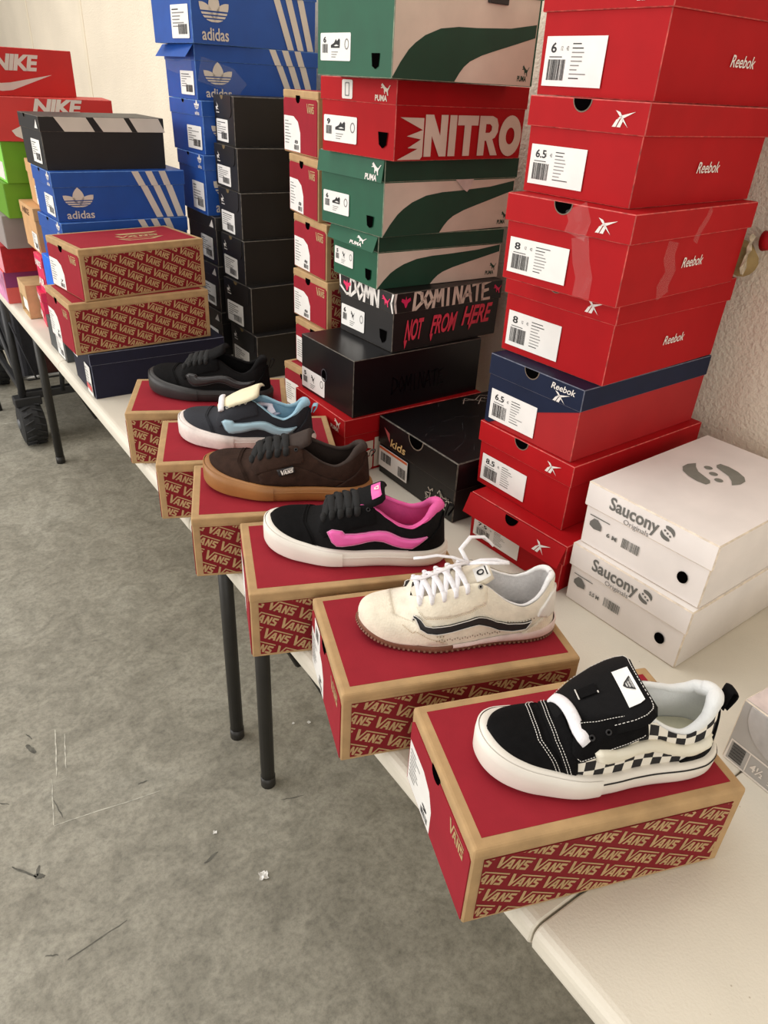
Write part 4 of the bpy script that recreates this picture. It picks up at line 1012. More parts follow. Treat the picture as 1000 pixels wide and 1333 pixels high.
        for far in (0, 1):
            q = []
            for i in range(n+1):
                S = cs+(1-cs)*math.sin(math.pi/2*i/n)**.9 if False else cs+(.9985-cs)*(1-(1-i/n)**2); q.append(s.pt(s2xi(S), 180-s.ae(S) if far else s.ae(S), -.0048))
            pts = pts+q if not far else pts+q[::-1]
        rr = P.get('roll', .0065); n2 = len(pts); rad = [rr*(.42+.58*max(0, min(1, (min(i, n2-1-i)/n2-.12)/.22))) for i in range(n2)]
        tube('collar', pts, rad, lining, s.e, 12)
    def tongue(s, path, m, th=.007, bend=.010, lining=None, ny=10, dy=0.):
        s.tdy = dy
        """path: (S, height above base, half width, lean of normal)"""
        V = []; F = []; n = len(path); T = []
        for i, (S, z, hw) in enumerate(path):
            a = path[max(i-1, 0)]; b = path[min(i+1, n-1)]; t = Vector(((b[0]-a[0])*s.L, 0, b[1]-a[1])).normalized(); nn = Vector((-t.z, 0, t.x)); nn = -nn if nn.z < 0 else nn
            T.append(nn)
            for side in (1, 0):
                for k in range(ny+1):
                    u = -1+2*k/ny; e = math.sqrt(max(0, 1-abs(u)**4)); bd = bend*(1-u*u)
                    V.append(Vector((S*s.L-s.L/2, CEN(S)*s.k+dy+u*hw, z))+nn*(bd-bend+(th*.5*e if side else -th*.5*e)))
        R = 2*(ny+1)
        for i in range(n-1):
            for k in range(ny):
                b = i*R+k; F.append((b, b+1, b+R+1, b+R)); b += ny+1; F.append((b, b+R, b+R+1, b+1))
            for k in (0, ny): b = i*R+k; c = b+ny+1; F.append((b, b+R, c+R, c) if k == 0 else (b, c, c+R, b+R))
        for i in (0, n-1):
            b = i*R; F.append(tuple([b+k for k in range(ny+1)]+[b+ny+1+k for k in range(ny, -1, -1)]))
        o = mesh_from('tongue', V, F, m, s.e, smooth=True); bm = bmesh.new(); bm.from_mesh(o.data); bmesh.ops.remove_doubles(bm, verts=bm.verts, dist=1e-6); bmesh.ops.recalc_face_normals(bm, faces=bm.faces); bm.to_mesh(o.data); bm.free()
        s.tg = (path, T, bend, th); return o
    def on_tongue(s, t, u, off=.0):
        path, T, bend, th = s.tg; n = len(path)-1; f = t*n; i = min(int(f), n-1); g = f-i
        S, z, hw = [path[i][k]*(1-g)+path[i+1][k]*g for k in range(3)]; nn = (T[i]*(1-g)+T[i+1]*g).normalized()
        return Vector((S*s.L-s.L/2, CEN(S)*s.k+s.tdy+u*hw, z))+nn*(bend*(1-u*u)-bend+th*.5*math.sqrt(max(0, 1-abs(u)**4))+off), nn
    def tongue_art(s, name, art, t0, t1, u0, u1, m, off=.0008, parent=None, sub=1):
        V = []; F = []
        for p in art.t:
            b = len(V); q = [s.on_tongue(t0+(t1-t0)*x, u0+(u1-u0)*y, off)[0] for x, y in p]; V += q; F.append(tuple(range(b, b+len(q))))
        return mesh_from(name, V, F, m, parent or s.e)
    def tongue_quad(s, name, t0, t1, u0, u1, m, off, parent=None):
        V = [s.on_tongue(t0+(t1-t0)*i/6, u0+(u1-u0)*j/8, off)[0] for i in range(7) for j in range(9)]
        F = [(i*9+j, i*9+j+1, i*9+j+10, i*9+j+9) for i in range(6) for j in range(8)]
        return mesh_from(name, V, F, m, parent or s.e, smooth=True)
    def laces(s, rows, m, w=.004, th=.45, lift=.010, bow=False, start=0, n=7):
        """criss-cross: rows of eyelets (S, a)"""
        L = []
        for i in range(len(rows)-1):
            for d in (0, 1):
                A, B = rows[i], rows[i+1]
                p0 = s.pt(s2xi(A[0]), A[1] if not d else 180-A[1], .002); p1 = s.pt(s2xi(B[0]), 180-B[1] if not d else B[1], .002)
                q = []; nn = []
                for k in range(n+5):
                    t = k/(n+4); p = p0.lerp(p1, t); p.z += (lift+(.0025 if d else 0))*math.sin(math.pi*t)**.7; q.append(p); nn.append(Vector((-.25, (t-.5)*(-1.6 if d else 1.6)*(1 if not d else 1)*(1 if True else 1), 1)) if False else Vector((-.2, 0, 1)))
                rr = [w*(.55+.45*math.sin(math.pi*min(1, max(0, t_/(n+4))))**.4) for t_ in range(n+5)]
                L.append(tube(None, q, rr, None, None, 8, flat=th, nrm=nn))
        A = rows[0]; p0 = s.pt(s2xi(A[0]), A[1], .002); p1 = s.pt(s2xi(A[0]), 180-A[1], .002); q = []
        for k in range(9): t = k/8; p = p0.lerp(p1, t); p.z += lift*.7*math.sin(math.pi*t)**.7; q.append(p)
        L.append(tube(None, q, w, None, None, 8, flat=th, nrm=[Vector((-.2, 0, 1))]*9))
        # loops diving through the eyelets
        for S, a in rows:
            for far in (0, 1):
                q = [s.pt(s2xi(S)+dx, (180-a-da) if far else a+da, of) for dx, da, of in ((0, -3.5, .0006), (0, -1, .0035), (0, 3, .005), (0, 8, .004))]
                L.append(tube(None, q, w*.85, None, None, 8, flat=.6, nrm=[Vector((0, .5 if far else -.5, 1))]*4))
        return joined('laces', L, m, s.e)
    def eyelets(s, rows, m, r=.0024, far=True):
        for S, a in rows:
            for fr in ((0, 1) if far else (0,)):
                aa = 180-a if fr else a; xi = s2xi(S); c = s.pt(xi, aa, .0026); n = s.nrm(xi, aa); u = n.cross(Vector((0, 1, .3))).normalized(); v = n.cross(u)
                tube('eyelet', [c+u*math.cos(t)*r+v*math.sin(t)*r for t in [2*math.pi*k/12 for k in range(12)]], r*.42, m, s.e, 6, closed=True)
                mesh_from('painted_eyelet_hole', [c+u*math.cos(t)*r*.8+v*math.sin(t)*r*.8-n*.0002 for t in [2*math.pi*k/12 for k in range(12)]], [tuple(range(12))], HOLE_SHADE, s.e)  # flat black disc paints the shade inside the eyelet
    def pull_tab(s, m, h=.030, w=.008, z=None, lean=.012, th=.0016):
        z = z if z is not None else s.z0+s.ze(1)-.016; x = s.L/2-s.P.get('heel_lean', .006)*.4+.001; q = []
        for k in range(15):
            t = k/14
            if t < .5: u = t*2; q.append(Vector((x+lean*u*1.2-.002, 0, z+h*u)))
            else: u = (t-.5)*2; q.append(Vector((x+lean*(1-u)*1.1+.007*math.sin(math.pi*u)-.001+.003*u, 0, z+h*(1-u)+.006*math.sin(math.pi*u))))
        nn = [Vector((0, 1, 0)).cross((q[min(i+1, 14)]-q[max(i-1, 0)]).normalized()) for i in range(15)]; tube('pull_tab', q, w, m, s.e, 8, flat=.14, nrm=nn)
    def knee(s): pass
S_EDGE = [(0.3, 0.045), (0.36, 0.055), (0.42, 0.061), (0.5, 0.067), (0.56, 0.07), (0.62, 0.063), (0.68, 0.051), (0.74, 0.042), (0.8, 0.038), (0.86, 0.044), (0.91, 0.057), (0.95, 0.065), (0.98, 0.066), (1, 0.064)]
S_ANG = [(.30, 88), (.33, 76), (.38, 70), (.45, 67), (.52, 64), (.58, 59), (.64, 50), (.70, 42), (.78, 38), (.86, 41), (.92, 50), (.97, 58), (1, 62)]
S_RIDGE = [(0, .017), (.02, .022), (.06, .027), (.12, .031), (.2, .034), (.27, .038), (.31, .043)]
BASE = dict(sole=.026, ridge=S_RIDGE, edge=S_EDGE, edge_a=S_ANG, throat=.305, belly=.0045, bumper=.013, spring=.007)
LOW = dict(sole=.010, ridge=[(0, .010), (.02, .019), (.06, .027), (.12, .034), (.2, .041), (.27, .048), (.31, .054)], edge=[(.24, .054), (.30, .060)]+[(a, b*1.1+.007) for a, b in S_EDGE[2:]], edge_a=[(.24, 88), (.27, 77), (.33, 70)]+S_ANG[3:], throat=.255, belly=.001, bumper=-.001, spring=.012, inset=.0005, roll=.0042, wide=.97, x0=.006, x1=.990)
SUEDE = M('black_suede', (13, 12, 13), .95, .12, 120, .3, 500, spec=.15); CANV = M('black_canvas', (17, 16, 17), .9, .08, 200, .3, 900, spec=.2)
RUBW = M('off_white_rubber', (232, 226, 216), .55, .02, 20, .06, 300); WLIN = M('white_terry_lining', (232, 234, 234), .9, .02, 40, .3, 500)
LACEB = M('black_lace', (17, 17, 18), .85, .1, 300, .4, 900); LACEW = M('white_lace', (238, 236, 240), .75, .03, 200, .4, 900)
STW = M('white_thread', (220, 216, 210), .7)
JAZZ = [(0.35, 0.032), (0.375, 0.0364), (0.43, 0.0357), (0.445, 0.0314), (0.5, 0.0317), (0.56, 0.0332), (0.63, 0.0354), (0.67, 0.0345), (0.71, 0.0306), (0.755, 0.0252), (0.8, 0.0232), (0.85, 0.024), (0.9, 0.0264), (0.82, 0.008), (0.76, 0.0089), (0.71, 0.0124), (0.66, 0.0181), (0.61, 0.0202), (0.55, 0.0176), (0.49, 0.0139), (0.43, 0.0119), (0.4, 0.0125), (0.375, 0.0186)]
def stripe(s, m, edge=None, puff=.003, pts=JAZZ, dz=0., th=.0015, far=True):
    q = [(x, z+dz) for x, z in pts]
    for f in ((False, True) if far else (False,)):
        st = s.patch('side_stripe', q, m, .0010, th, puff, .0035, far=f, step=.0026)
        if edge: s.line('stripe_edge', q+[q[0]], .0007, edge, .0032, far=f, parent=st)
def toe_poly(S1=.26, S2=.40):
    """toe cap in (xi, a) coordinates, both sides of the ridge"""
    x1, x2 = s2xi(S1), s2xi(S2)
    return [(.02, 4), (.10, 3), (.2, 2), (x2, 3), (x2*.65+x1*.35, 30), (x1*1.01, 62), (x1, 90), (x1*1.01, 118), (x2*.65+x1*.35, 150), (x2, 177), (.2, 178), (.10, 177), (.02, 176), (.012, 90)]
# ==== 1 checkerboard sneaker
P1_ = dict(BASE); P1_['insole'] = M('cream_insole', (226, 222, 196), .8); P1_['roll'] = .0085; P1_['far'] = .020
s = Shoe('skate_sneaker', 'checkerboard sneaker with a tall unlaced black tongue and white padded collar, nearest the camera', 'V1', (.043, .093), (.290, .052), P1_)
def checker():
    m = bpy.data.materials.new('checkerboard_canvas'); m.use_nodes = True; nt = m.node_tree; b = nt.nodes['Principled BSDF']; b.inputs['Roughness'].default_value = .8
    tc = nt.nodes.new('ShaderNodeUVMap'); ck = nt.nodes.new('ShaderNodeTexChecker'); ck.inputs['Scale'].default_value = 1
    ck.inputs['Color1'].default_value = (*lin((26, 24, 26)), 1); ck.inputs['Color2'].default_value = (*lin((234, 228, 216)), 1)
    nt.links.new(tc.outputs[0], ck.inputs[0]); nt.links.new(ck.outputs[0], b.inputs[0]); return m
CHK = checker(); s.build(CHK, WLIN, RUBW)
up_ = [o for o in s.e.children if o.name.startswith('upper')][0]; uv = up_.data.uv_layers.new(name='UVMap')
N_, K_ = 84, 16
def uvof(i):
    r = i//(2*(K_+1)); c = i % (2*(K_+1)); far = c//(K_+1); k = c % (K_+1); xi = r/N_*.9985+.0007; S = (1-math.cos(math.pi*xi))/2; ae = 90 if S <= s.s0 else s.ae(S)
    arc = 0; 
    return (S*s.L*1.12/.0125+(12 if far else 0), (ae*k/K_)/90*7.4+.3)
for l in up_.data.loops: uv.data[l.index].uv = uvof(l.vertex_index)
s.patch('vamp', toe_poly(.30, .335), SUEDE, .0001, .0006, mode='xa', step=.006)
s.patch('toe_cap', toe_poly(.205, .292), SUEDE, .0004, .0012, mode='xa', step=.006)
for x_ in (0, .013):
    for S1, S2 in ((.178, .258),):
        a1, a2 = s2xi(S1+x_), s2xi(S2+x_)
        s.line('stitching', [(a2, 4), (a2*.65+a1*.35, 30), (a1*1.01, 62), (a1, 90), (a1*1.01, 118), (a2*.65+a1*.35, 150), (a2, 176)], .00042, STW, .0024, 'xa', dash=.0028)
EY = [(.305, .028), (.33, .023), (.45, .036), (.53, .041), (.595, .044), (.615, .047), (.61, .052)]
for f in (False, True):
    q = [s.side(x, z, False) for x, z in EY[:-1]]; top = [(s2xi(S), s.ae(S)-.3) for S in (.60, .56, .5, .44, .38, .34, .32)]
    s.patch('eyestay', q+top, SUEDE, .0010, .0014, mode='xa', far=f, step=.004)
    s.line('stitching', [(.322, .0275), (.335, .0255), (.45, .0382), (.53, .0432), (.585, .0462), (.603, .049)], .00042, STW, .0030, far=f, dash=.0028)
    s.line('stitching', [(s2xi(S), s.ae(S)-3.2) for S in (.34, .40, .46, .52, .58)], .00042, STW, .0030, 'xa', far=f, dash=.0028)
_r = [(.305, 74), (.315, 48), (.322, 20), (.327, 6), (.287, 4), (.262, 30), (.236, 60), (.229, 90)]
s.patch('vamp_overlay', [(s2xi(a), b) for a, b in _r]+[(s2xi(a), 180-b) for a, b in _r[::-1][1:]], SUEDE, .0012, .0012, mode='xa', step=.005)
for o_ in (.0, .012): s.line('stitching', [(s2xi(a+o_), b) for a, b in ((.297, 6), (.274, 30), (.250, 60), (.243, 90), (.250, 120), (.274, 150), (.297, 174))], .00042, STW, .0032, 'xa', dash=.0028)
CRM = M('cream_moulded_stripe', (226, 220, 202), .45, .02)
stripe(s, CRM, None, .0055, [(0.385, 0.035), (0.4034, 0.0387), (0.4771, 0.0369), (0.5509, 0.0389), (0.62, 0.04), (0.68, 0.0373), (0.74, 0.0304), (0.8, 0.0263), (0.87, 0.028), (0.93, 0.0331), (0.9, 0.0195), (0.83, 0.0153), (0.77, 0.0163), (0.7, 0.022), (0.64, 0.027), (0.5754, 0.0267), (0.4894, 0.0236), (0.428, 0.022), (0.3973, 0.0252)])
HC = [(.80, .003), (.87, .015), (.93, .026), (.97, .038), (.985, .050), (.9995, .053), (.9995, .002), (.9, .001)]
for f in (False, True): s.patch('heel_counter', HC, SUEDE, .0012, .0014, far=f, step=.004)
s.eyelets([(.375, 50), (.44, 50), (.505, 49), (.57, 47)], INK)
tg = [(.285, .062, .026), (.32, .070, .032), (.36, .078, .038), (.42, .086, .043), (.47, .093, .046), (.53, .100, .048), (.57, .105, .047), (.595, .109, .043), (.605, .111, .034)]
s.tongue(tg, CANV, .007, .015, dy=.009)
T_ = Art()
pth = [s.on_tongue(t, -.88, .0008)[0] for t in [i/30*.93 for i in range(31)]]; top_ = [s.on_tongue(.965, u, .0008)[0] for u in [-.8+i*.1 for i in range(17)]]; rgt = [s.on_tongue(t, .88, .0008)[0] for t in [(30-i)/30*.93 for i in range(31)]]
pa = pth+top_+rgt; parts = []
for i in range(len(pa)-1):
    d = pa[i+1]-pa[i]; k = max(1, int(d.length/.0028))
    for j in range(k): parts.append(tube(None, [pa[i]+d*(j/k), pa[i]+d*((j+.6)/k)], .00045, None, None, 4, smooth=False))
o = joined('stitching', parts, STW, s.e, False); o['kind'] = 'stuff'
lb = s.tongue_art('tongue_label', Art().add(Art(), 1).rect(0, 0, .33, 1).rect(.33, 0, .66, 1).rect(.66, 0, 1, 1), .60, .88, -.62, .62, PAPER, .0012)
lb.data.clear_geometry(); V = []; F = []
for i in range(6):
    for j in range(9): V.append(s.on_tongue(.62+.22*i/5, -.66+.92*j/8, .0014)[0])
for i in range(5):
    for j in range(8): F.append((i*9+j, i*9+j+1, i*9+j+10, i*9+j+9))
lb.data.from_pydata(V, [], F); lb.data.materials.clear(); lb.data.materials.append(PAPER)
em = Art().poly([(0, .9), (.9, .9), (.62, .2), (.45, 0), (.28, .2)], [[(.12, .82), (.78, .82), (.55, .25), (.35, .25)]]).add(textfit('VANS', .16, .52, .6, .22, .06)).rect(.2, .36, .7, .44)
lv = Art()
for p in em.t: lv.t.append([(1-(y*.8+.1) if False else (y), x) for x, y in p])
s.tongue_art('label_emblem', lv, .66, .80, -.40, .02, INK, .0022, parent=lb)
s.tongue_art('lace_keeper', Art().rect(0, 0, 1, 1), .30, .46, -.14, .14, SUEDE, .0022)
kp = [s.on_tongue(t, u, .003)[0] for t, u in ((.30, -.17), (.30, .17))]; kq = [s.on_tongue(t, u, .003)[0] for t, u in ((.46, -.17), (.46, -.12))]
joined('keeper_stitch', [tube(None, kp, .0008, None, None, 4), tube(None, kq, .0008, None, None, 4)], STW, s.e)
# flat white lace across the throat
A = s.pt(s2xi(.345), 54, .004); B = s.pt(s2xi(.305), 118, .003); q = []; 
for i in range(15):
    t = i/14; p = A.lerp(B, t); tt = s.on_tongue(.10+.12*t, -.95+1.9*t, .003)[0]; p.z = max(p.z, tt.z*.72+p.z*.28)+.004*math.sin(math.pi*t); q.append(p)
q = [A+Vector((.004, -.004, -.004))]+q+[B+Vector((0, .006, -.006))]
tube('lace', q, .0066, LACEW, s.e, 10, flat=.45, nrm=[Vector((-.4, 0, 1))]*len(q))
s.line('padded_binding', [(s2xi(S), s.ae(S)+.3) for S in (.55, .58, .61, .64)], .0034, WLIN, .0005, 'xa', flat=.8, n=10)
s.ring('black_foxing_line', [lambda S: (.0044, .0195), lambda S: (.0049, .0199), lambda S: (.0048, .0210), lambda S: (.004, .0212)], INK, .40, 2)
s.ring('toe_bumper', [lambda S: (.0042, .003), lambda S: (.0060, .007), lambda S: (.0062, .016+.010*max(0, 1-S/.5)), lambda S: (.0052, .0235+.013*max(0, 1-S/.5)), lambda S: (.0034, .0242+.013*max(0, 1-S/.5))], RUBW, -1, .46)
s.pull_tab(SUEDE, .024, .008, lean=.003)
# ==== 2 cream low sneaker
CREAM = M('cream_suede', (234, 226, 208), .9, .05, 60, .4, 400, sheen=.4); CREAM2 = M('cream_suede_overlay', (231, 221, 201), .9, .05, 60, .4, 400, sheen=.4)
GUM = M('brown_gum_rubber', (120, 76, 56), .6, .05, 60); LEATH = M('white_leather', (226, 222, 216), .5, .02); PINKW = M('pale_pink_midsole', (226, 204, 200), .55)
L2 = dict(LOW); L2['insole'] = M('white_insole', (214, 212, 206), .7)
s = Shoe('low_sneaker', 'cream suede sneaker with white laces and a black side stripe', 'V2', (.045, .108), (.302, .069), L2)
s.build(CREAM, M('white_mesh_lining', (244, 242, 242), .8, .03, 200, .4, 900), GUM)
s.patch('toe_overlay', toe_poly(.16, .42), CREAM2, .0003, .0009, mode='xa', step=.006)
MS = s.ring('midsole_wedge', [lambda S: (.0014, .0060), lambda S: (.0030, .008), lambda S: (.0028, .010+.010*max(0, (S-.55)/.45)), lambda S: (.0005, .012+.010*max(0, (S-.55)/.45))], PINKW, .42, 2)
# serrated edge of the outsole
P_, nr = s.outline(56); parts = []
for i in range(0, len(P_)):
    S, p = P_[i]; sp = .012*max(0, 1-S/.22)**2; c = p+nr[i]*.0006+Vector((0, 0, .0024+sp)); t = Vector((-nr[i].y, nr[i].x, 0))
    parts.append(tube(None, [c-t*.0014, c+t*.0014], .0022, None, None, 5, smooth=False))
o = joined('sole_lugs', parts, GUM, s.e, False); o['kind'] = 'stuff'
for f in (False, True):
    e0 = [(.265, .050), (.30, .043), (.42, .047), (.52, .053), (.60, .060)]
    s.patch('eyestay', [s.side(x, z) for x, z in e0]+[(s2xi(S), s.ae(S)-.3) for S in (.60, .54, .48, .42, .36, .31, .28)], CREAM2, .0010, .0010, mode='xa', far=f, step=.004)
    s.patch('heel_counter', [(.78, .004), (.84, .018), (.90, .030), (.9995, .036), (.9995, .002)], CREAM2, .0010, .0012, far=f, step=.004)
    s.patch('heel_tab', [(.875, .034), (.885, .044), (.92, .056), (.95, .064), (.985, .066), (.9995, .064), (.9995, .030), (.93, .029)], LEATH, .0020, .0012, far=f, step=.004)
    dots = []
    for x, z in [(.36+.013*i, .013+.0012*((i*7) % 3)+.006*max(0, (.36+.013*i)-.5)) for i in range(26)]+[(.36+.016*i, .020) for i in range(3)]+[(.72+.015*i, .030-.002*math.sin(i*.5)) for i in range(10)]:
        p = s.pt(*s.side(x, z, f), .0016); dots.append(tube(None, [p, p+Vector((.0006, 0, 0))], .0009, None, None, 5))
    o = joined('perforations', dots, M('tan_perforation', (120, 100, 78), .9), s.e); o['kind'] = 'stuff'
    s.line('stitching', [(.20, .028), (.24, .022), (.32, .017), (.40, .010)], .0004, M('tan_thread', (176, 154, 120), .8), .0022, far=f, dash=.0026)
    s.line('stitching', [(.275, .047), (.305, .042), (.42, .0455), (.52, .0515), (.60, .0585)], .0004, M('tan_thread', (176, 154, 120)), .0030, far=f, dash=.0026)
BL = M('black_leather_stripe', (30, 30, 32), .55, .1, 200)
stripe(s, BL, LEATH, 0, [(.25, .036), (.285, .040), (.305, .034), (.34, .0335), (.42, .036), (.50, .040), (.555, .043), (.60, .041), (.66, .033), (.72, .028), (.78, .027), (.845, .029), (.82, .018), (.75, .016), (.68, .019), (.62, .027), (.565, .032), (.52, .031), (.43, .0265), (.36, .024), (.315, .0245), (.28, .029)])
s.tongue([(.26, .058, .018), (.32, .068, .022), (.39, .077, .024), (.46, .083, .025), (.53, .089, .025), (.59, .096, .024), (.625, .100, .020)], CREAM2, .005, .008)
tt = s.tongue_quad('tongue_tag', .72, .96, -.85, -.05, PAPER, .0012)
s.tongue_art('tag_print', Art().poly(circ(.35, .5, .22, 10), [circ(.35, .5, .12, 10)]).rect(.70, .15, .82, .85), .72, .96, -.85, -.05, INK, .0020, parent=tt)
rows = [(.285, 64), (.34, 60), (.395, 58), (.45, 57), (.505, 57)]
s.laces(rows, LACEW, .0038, .42, .010); s.eyelets([(.565, 56)], M('grey_eyelet', (150, 146, 140), .5))
c0 = s.on_tongue(.70, 0, .010)[0]
def loop(c, pts, r, m, name='lace_bow'): return tube(name, [c+Vector(p) for p in pts], r, m, s.e, 8, flat=.5, nrm=[Vector((0, 0, 1))]*len(pts))
loop(c0, [(0, 0, 0), (.010, -.012, .010), (.028, -.018, .013), (.046, -.012, .008), (.050, -.002, .002), (.036, .002, .004), (.016, .002, .004), (0, 0, 0)], .0032, LACEW)
loop(c0, [(0, 0, 0), (-.008, .016, .012), (.008, .034, .018), (.028, .040, .014), (.040, .034, .004)], .0032, LACEW)
loop(c0, [(0, 0, .002), (-.02, -.010, .006), (-.044, -.022, .004), (-.066, -.030, .001), (-.078, -.030, .002)], .0026, LACEW, 'lace_end')
loop(c0, [(0, 0, .002), (-.02, .004, .008), (-.040, .006, .010), (-.058, .002, .010), (-.07, .004, .008)], .0026, LACEW, 'lace_end')
# ==== 3 black and pink
def knu(box, lab, toe, heel, um, lin_, sole_m, stripe_m, stripe_edge, overlay, lace=True, eye=True, **k):
    s = Shoe('skate_sneaker', lab, box, toe, heel, dict(BASE, **k)); s.build(um, lin_, sole_m)
    s.patch('toe_cap', toe_poly(.21, .29), overlay, .0004, .0012, mode='xa', step=.006)
    a1, a2 = s2xi(.195), s2xi(.275)
    for x_ in (0, .014): s.line('seam', [(a2+x_, 4), (a2*.65+a1*.35+x_, 30), (a1*1.01+x_, 62), (a1+x_, 90), (a1*1.01+x_, 118)], .0006, um, .0021, 'xa')
    for f in (False, True):
        s.patch('eyestay', [s.side(x, z) for x, z in EY[:-1]]+[(s2xi(S), s.ae(S)-.3) for S in (.60, .56, .5, .44, .38, .34, .32)], overlay, .0010, .0014, mode='xa', far=f, step=.004)
        s.patch('heel_counter', HC, overlay, .0010, .0014, far=f, step=.004)
    s.line('foxing_seam', [(0, 0), (0, 0)], .0001, sole_m) if False else None
    s.ring('foxing_line', [lambda S: (.0042, .017), lambda S: (.0052, .0175), lambda S: (.0052, .0185), lambda S: (.0040, .019)], sole_m, .42, 2)
    s.ring('toe_bumper', [lambda S: (.0042, .003), lambda S: (.0058, .007), lambda S: (.0060, .016+.010*max(0, 1-S/.5)), lambda S: (.0050, .0235+.013*max(0, 1-S/.5)), lambda S: (.0034, .0242+.013*max(0, 1-S/.5))], sole_m, -1, .46)
    if stripe_m: stripe(s, stripe_m, stripe_edge, .0045)
    return s
TG = [(.32, .068, .018), (.36, .076, .022), (.42, .084, .025), (.48, .091, .028), (.54, .098, .031), (.59, .105, .032), (.625, .110, .030), (.64, .112, .022)]
PK = M('pink_lining', (226, 92, 160), .8, .04, 60, .2, 400); PKS = M('pink_moulded_stripe', (232, 96, 172), .45, .02)
s = knu('V3', 'black sneaker with pink collar lining and pink side stripe on a white sole', (.037, .125), (.296, .051), CANV, PK, RUBW, PKS, M('pale_pink_edge', (226, 160, 196), .6), SUEDE, roll=.0075)
s.line('pink_binding', [(s2xi(S), s.ae(S)+.2) for S in (.50, .55, .60, .66, .74, .82, .90)], .0016, PK, .0008, 'xa', n=8)
s.tongue(TG, CANV, .010, .010); o = s.tongue_quad('tongue_label', .70, .94, -.82, .12, PKS, .0016)
s.tongue_art('label_emblem', Art().poly([(.2, .35), (.8, .2), (.8, .75), (.2, .6)], [[(.35, .42), (.65, .35), (.65, .6), (.35, .55)]]), .74, .90, -.60, -.08, WHITE, .0030, parent=o)
s.laces([(.33, 58), (.375, 56), (.42, 54), (.465, 53), (.51, 52)], LACEB, .0056, .42, .012); s.eyelets([(.565, 53)], INK)
s.pull_tab(SUEDE, .018, .0045, lean=.003)
# ==== 4 brown gum
BRW = M('dark_brown_suede', (52, 36, 29), .95, .12, 80, .3, 500, spec=.2); BRL = M('brown_lining', (52, 39, 33), .85, .06, 80, .2, 400); GUM2 = M('honey_gum_sole', (156, 106, 56), .5, .05, 30)
s = knu('V4', 'dark brown suede sneaker with fat black laces on a honey gum sole', (.024, .122), (.300, .056), BRW, BRL, GUM2, None, None, BRW, roll=.0075)
s.tongue([(a, b*.96, c) for a, b, c in TG], BRL, .010, .010)
s.laces([(.31, 58), (.36, 55), (.41, 53), (.46, 52), (.51, 51)], LACEB, .0062, .42, .012); s.eyelets([(.565, 53)], INK)
s.patch('side_panel', [(.36, .008), (.345, .022), (.37, .030), (.46, .036), (.56, .040), (.66, .030), (.74, .020), (.86, .014), (.80, .004), (.6, .003)], BRW, .0008, .0010, step=.005)
tagp = [(.455, .034), (.55, .041), (.565, .030), (.47, .023)]
o = s.patch('side_tag', tagp, INK, .0030, .0012, step=.004)
def side_art(s, name, art, S0, z0, S1, z1, m, off, skew=0., parent=None):
    V = []; F = []
    for p in art.t:
        b = len(V); q = []
        for x, y in p: q.append(s.pt(*s.side(S0+(S1-S0)*x-.012*(1-y)*0, z0+(z1-z0)*y+skew*x), off))
        V += q; F.append(tuple(range(b, b+len(q))))
    return mesh_from(name, V, F, m, parent or s.e)
side_art(s, 'tag_wordmark', Art().add(VANS, 1/3.12, 1), .477, .0255, .552, .0335, WHITE, .0052, .006, parent=o)
s.pull_tab(BRL, .010, .004, lean=.002)
# ==== 5 navy and pale blue
NVU = M('ink_navy_canvas', (34, 36, 44), .85, .06, 200, .3, 900); PBL = M('pale_blue_lining', (156, 196, 216), .8, .03, 60, .2, 400); PBS = M('pale_blue_stripe', (164, 198, 214), .45, .02); CRT = M('cream_tongue', (232, 222, 190), .8, .03)
s = knu('V5', 'navy sneaker with pale blue stripe and lining, cream tongue and laces tucked inside', (.042, .120), (.292, .056), NVU, PBL, M('pinkish_white_rubber', (228, 216, 210), .55), PBS, M('silver_blue_edge', (150, 170, 180), .5), NVU, roll=.0075)
s.tongue([(.30, .070, .024), (.34, .080, .029), (.40, .090, .033), (.46, .098, .037), (.52, .104, .039), (.57, .110, .038), (.60, .113, .034), (.61, .114, .026)], CRT, .006, .010)
s.line('pale_binding', [(s2xi(S), s.ae(S)+.2) for S in (.40, .46, .52, .58, .64, .72, .80, .90)], .0016, PBL, .0008, 'xa', n=8)
s.eyelets([(.385, 60), (.43, 60), (.475, 60), (.52, 59)], M('pale_eyelet', (180, 178, 170), .4))
A = s.pt(s2xi(.345), 54, .004); B = s.pt(s2xi(.305), 118, .003); q = []
for i in range(11):
    t = i/10; p = A.lerp(B, t); tt_ = s.on_tongue(.10+.10*t, -.95+1.9*t, .004)[0]; p.z = max(p.z, tt_.z*.8+p.z*.2)+.003*math.sin(math.pi*t); q.append(p)
tube('lace', q, .0060, LACEW, s.e, 10, flat=.55, nrm=[Vector((-.4, 0, 1))]*len(q))
rr = random.Random(3); q = []
for i in range(26):
    a = i*.9; q.append(Vector((.030+.030*math.cos(a)*rr.uniform(.5, 1), .018*math.sin(a*1.3), s.z0+.040+.010*math.sin(a*.7))))
tube('stuffed_laces', q, .0055, M('pale_lilac_lace', (222, 220, 236), .8), s.e, 8, flat=.6)
s.pull_tab(PBL, .013, .009, lean=.002)
# ==== 6 all black
BRUB = M('black_rubber', (40, 38, 38), .5, .05, 30); BST = M('gloss_black_stripe', (44, 42, 44), .3, .03)
s = knu('V6', 'all black sneaker with glossy black stripe and fat black laces, farthest of the row', (.041, .133), (.301, .069), CANV, CANV, BRUB, BST, M('dark_grey_edge', (84, 80, 80), .4), SUEDE, roll=.0075)
s.tongue(TG, CANV, .010, .010); s.laces([(.33, 58), (.375, 56), (.42, 54), (.465, 53), (.51, 52)], LACEB, .0056, .42, .012)
s.pull_tab(SUEDE, .020, .005, lean=.005)
sa = s.on_tongue(.35, -.3, .016)[0]
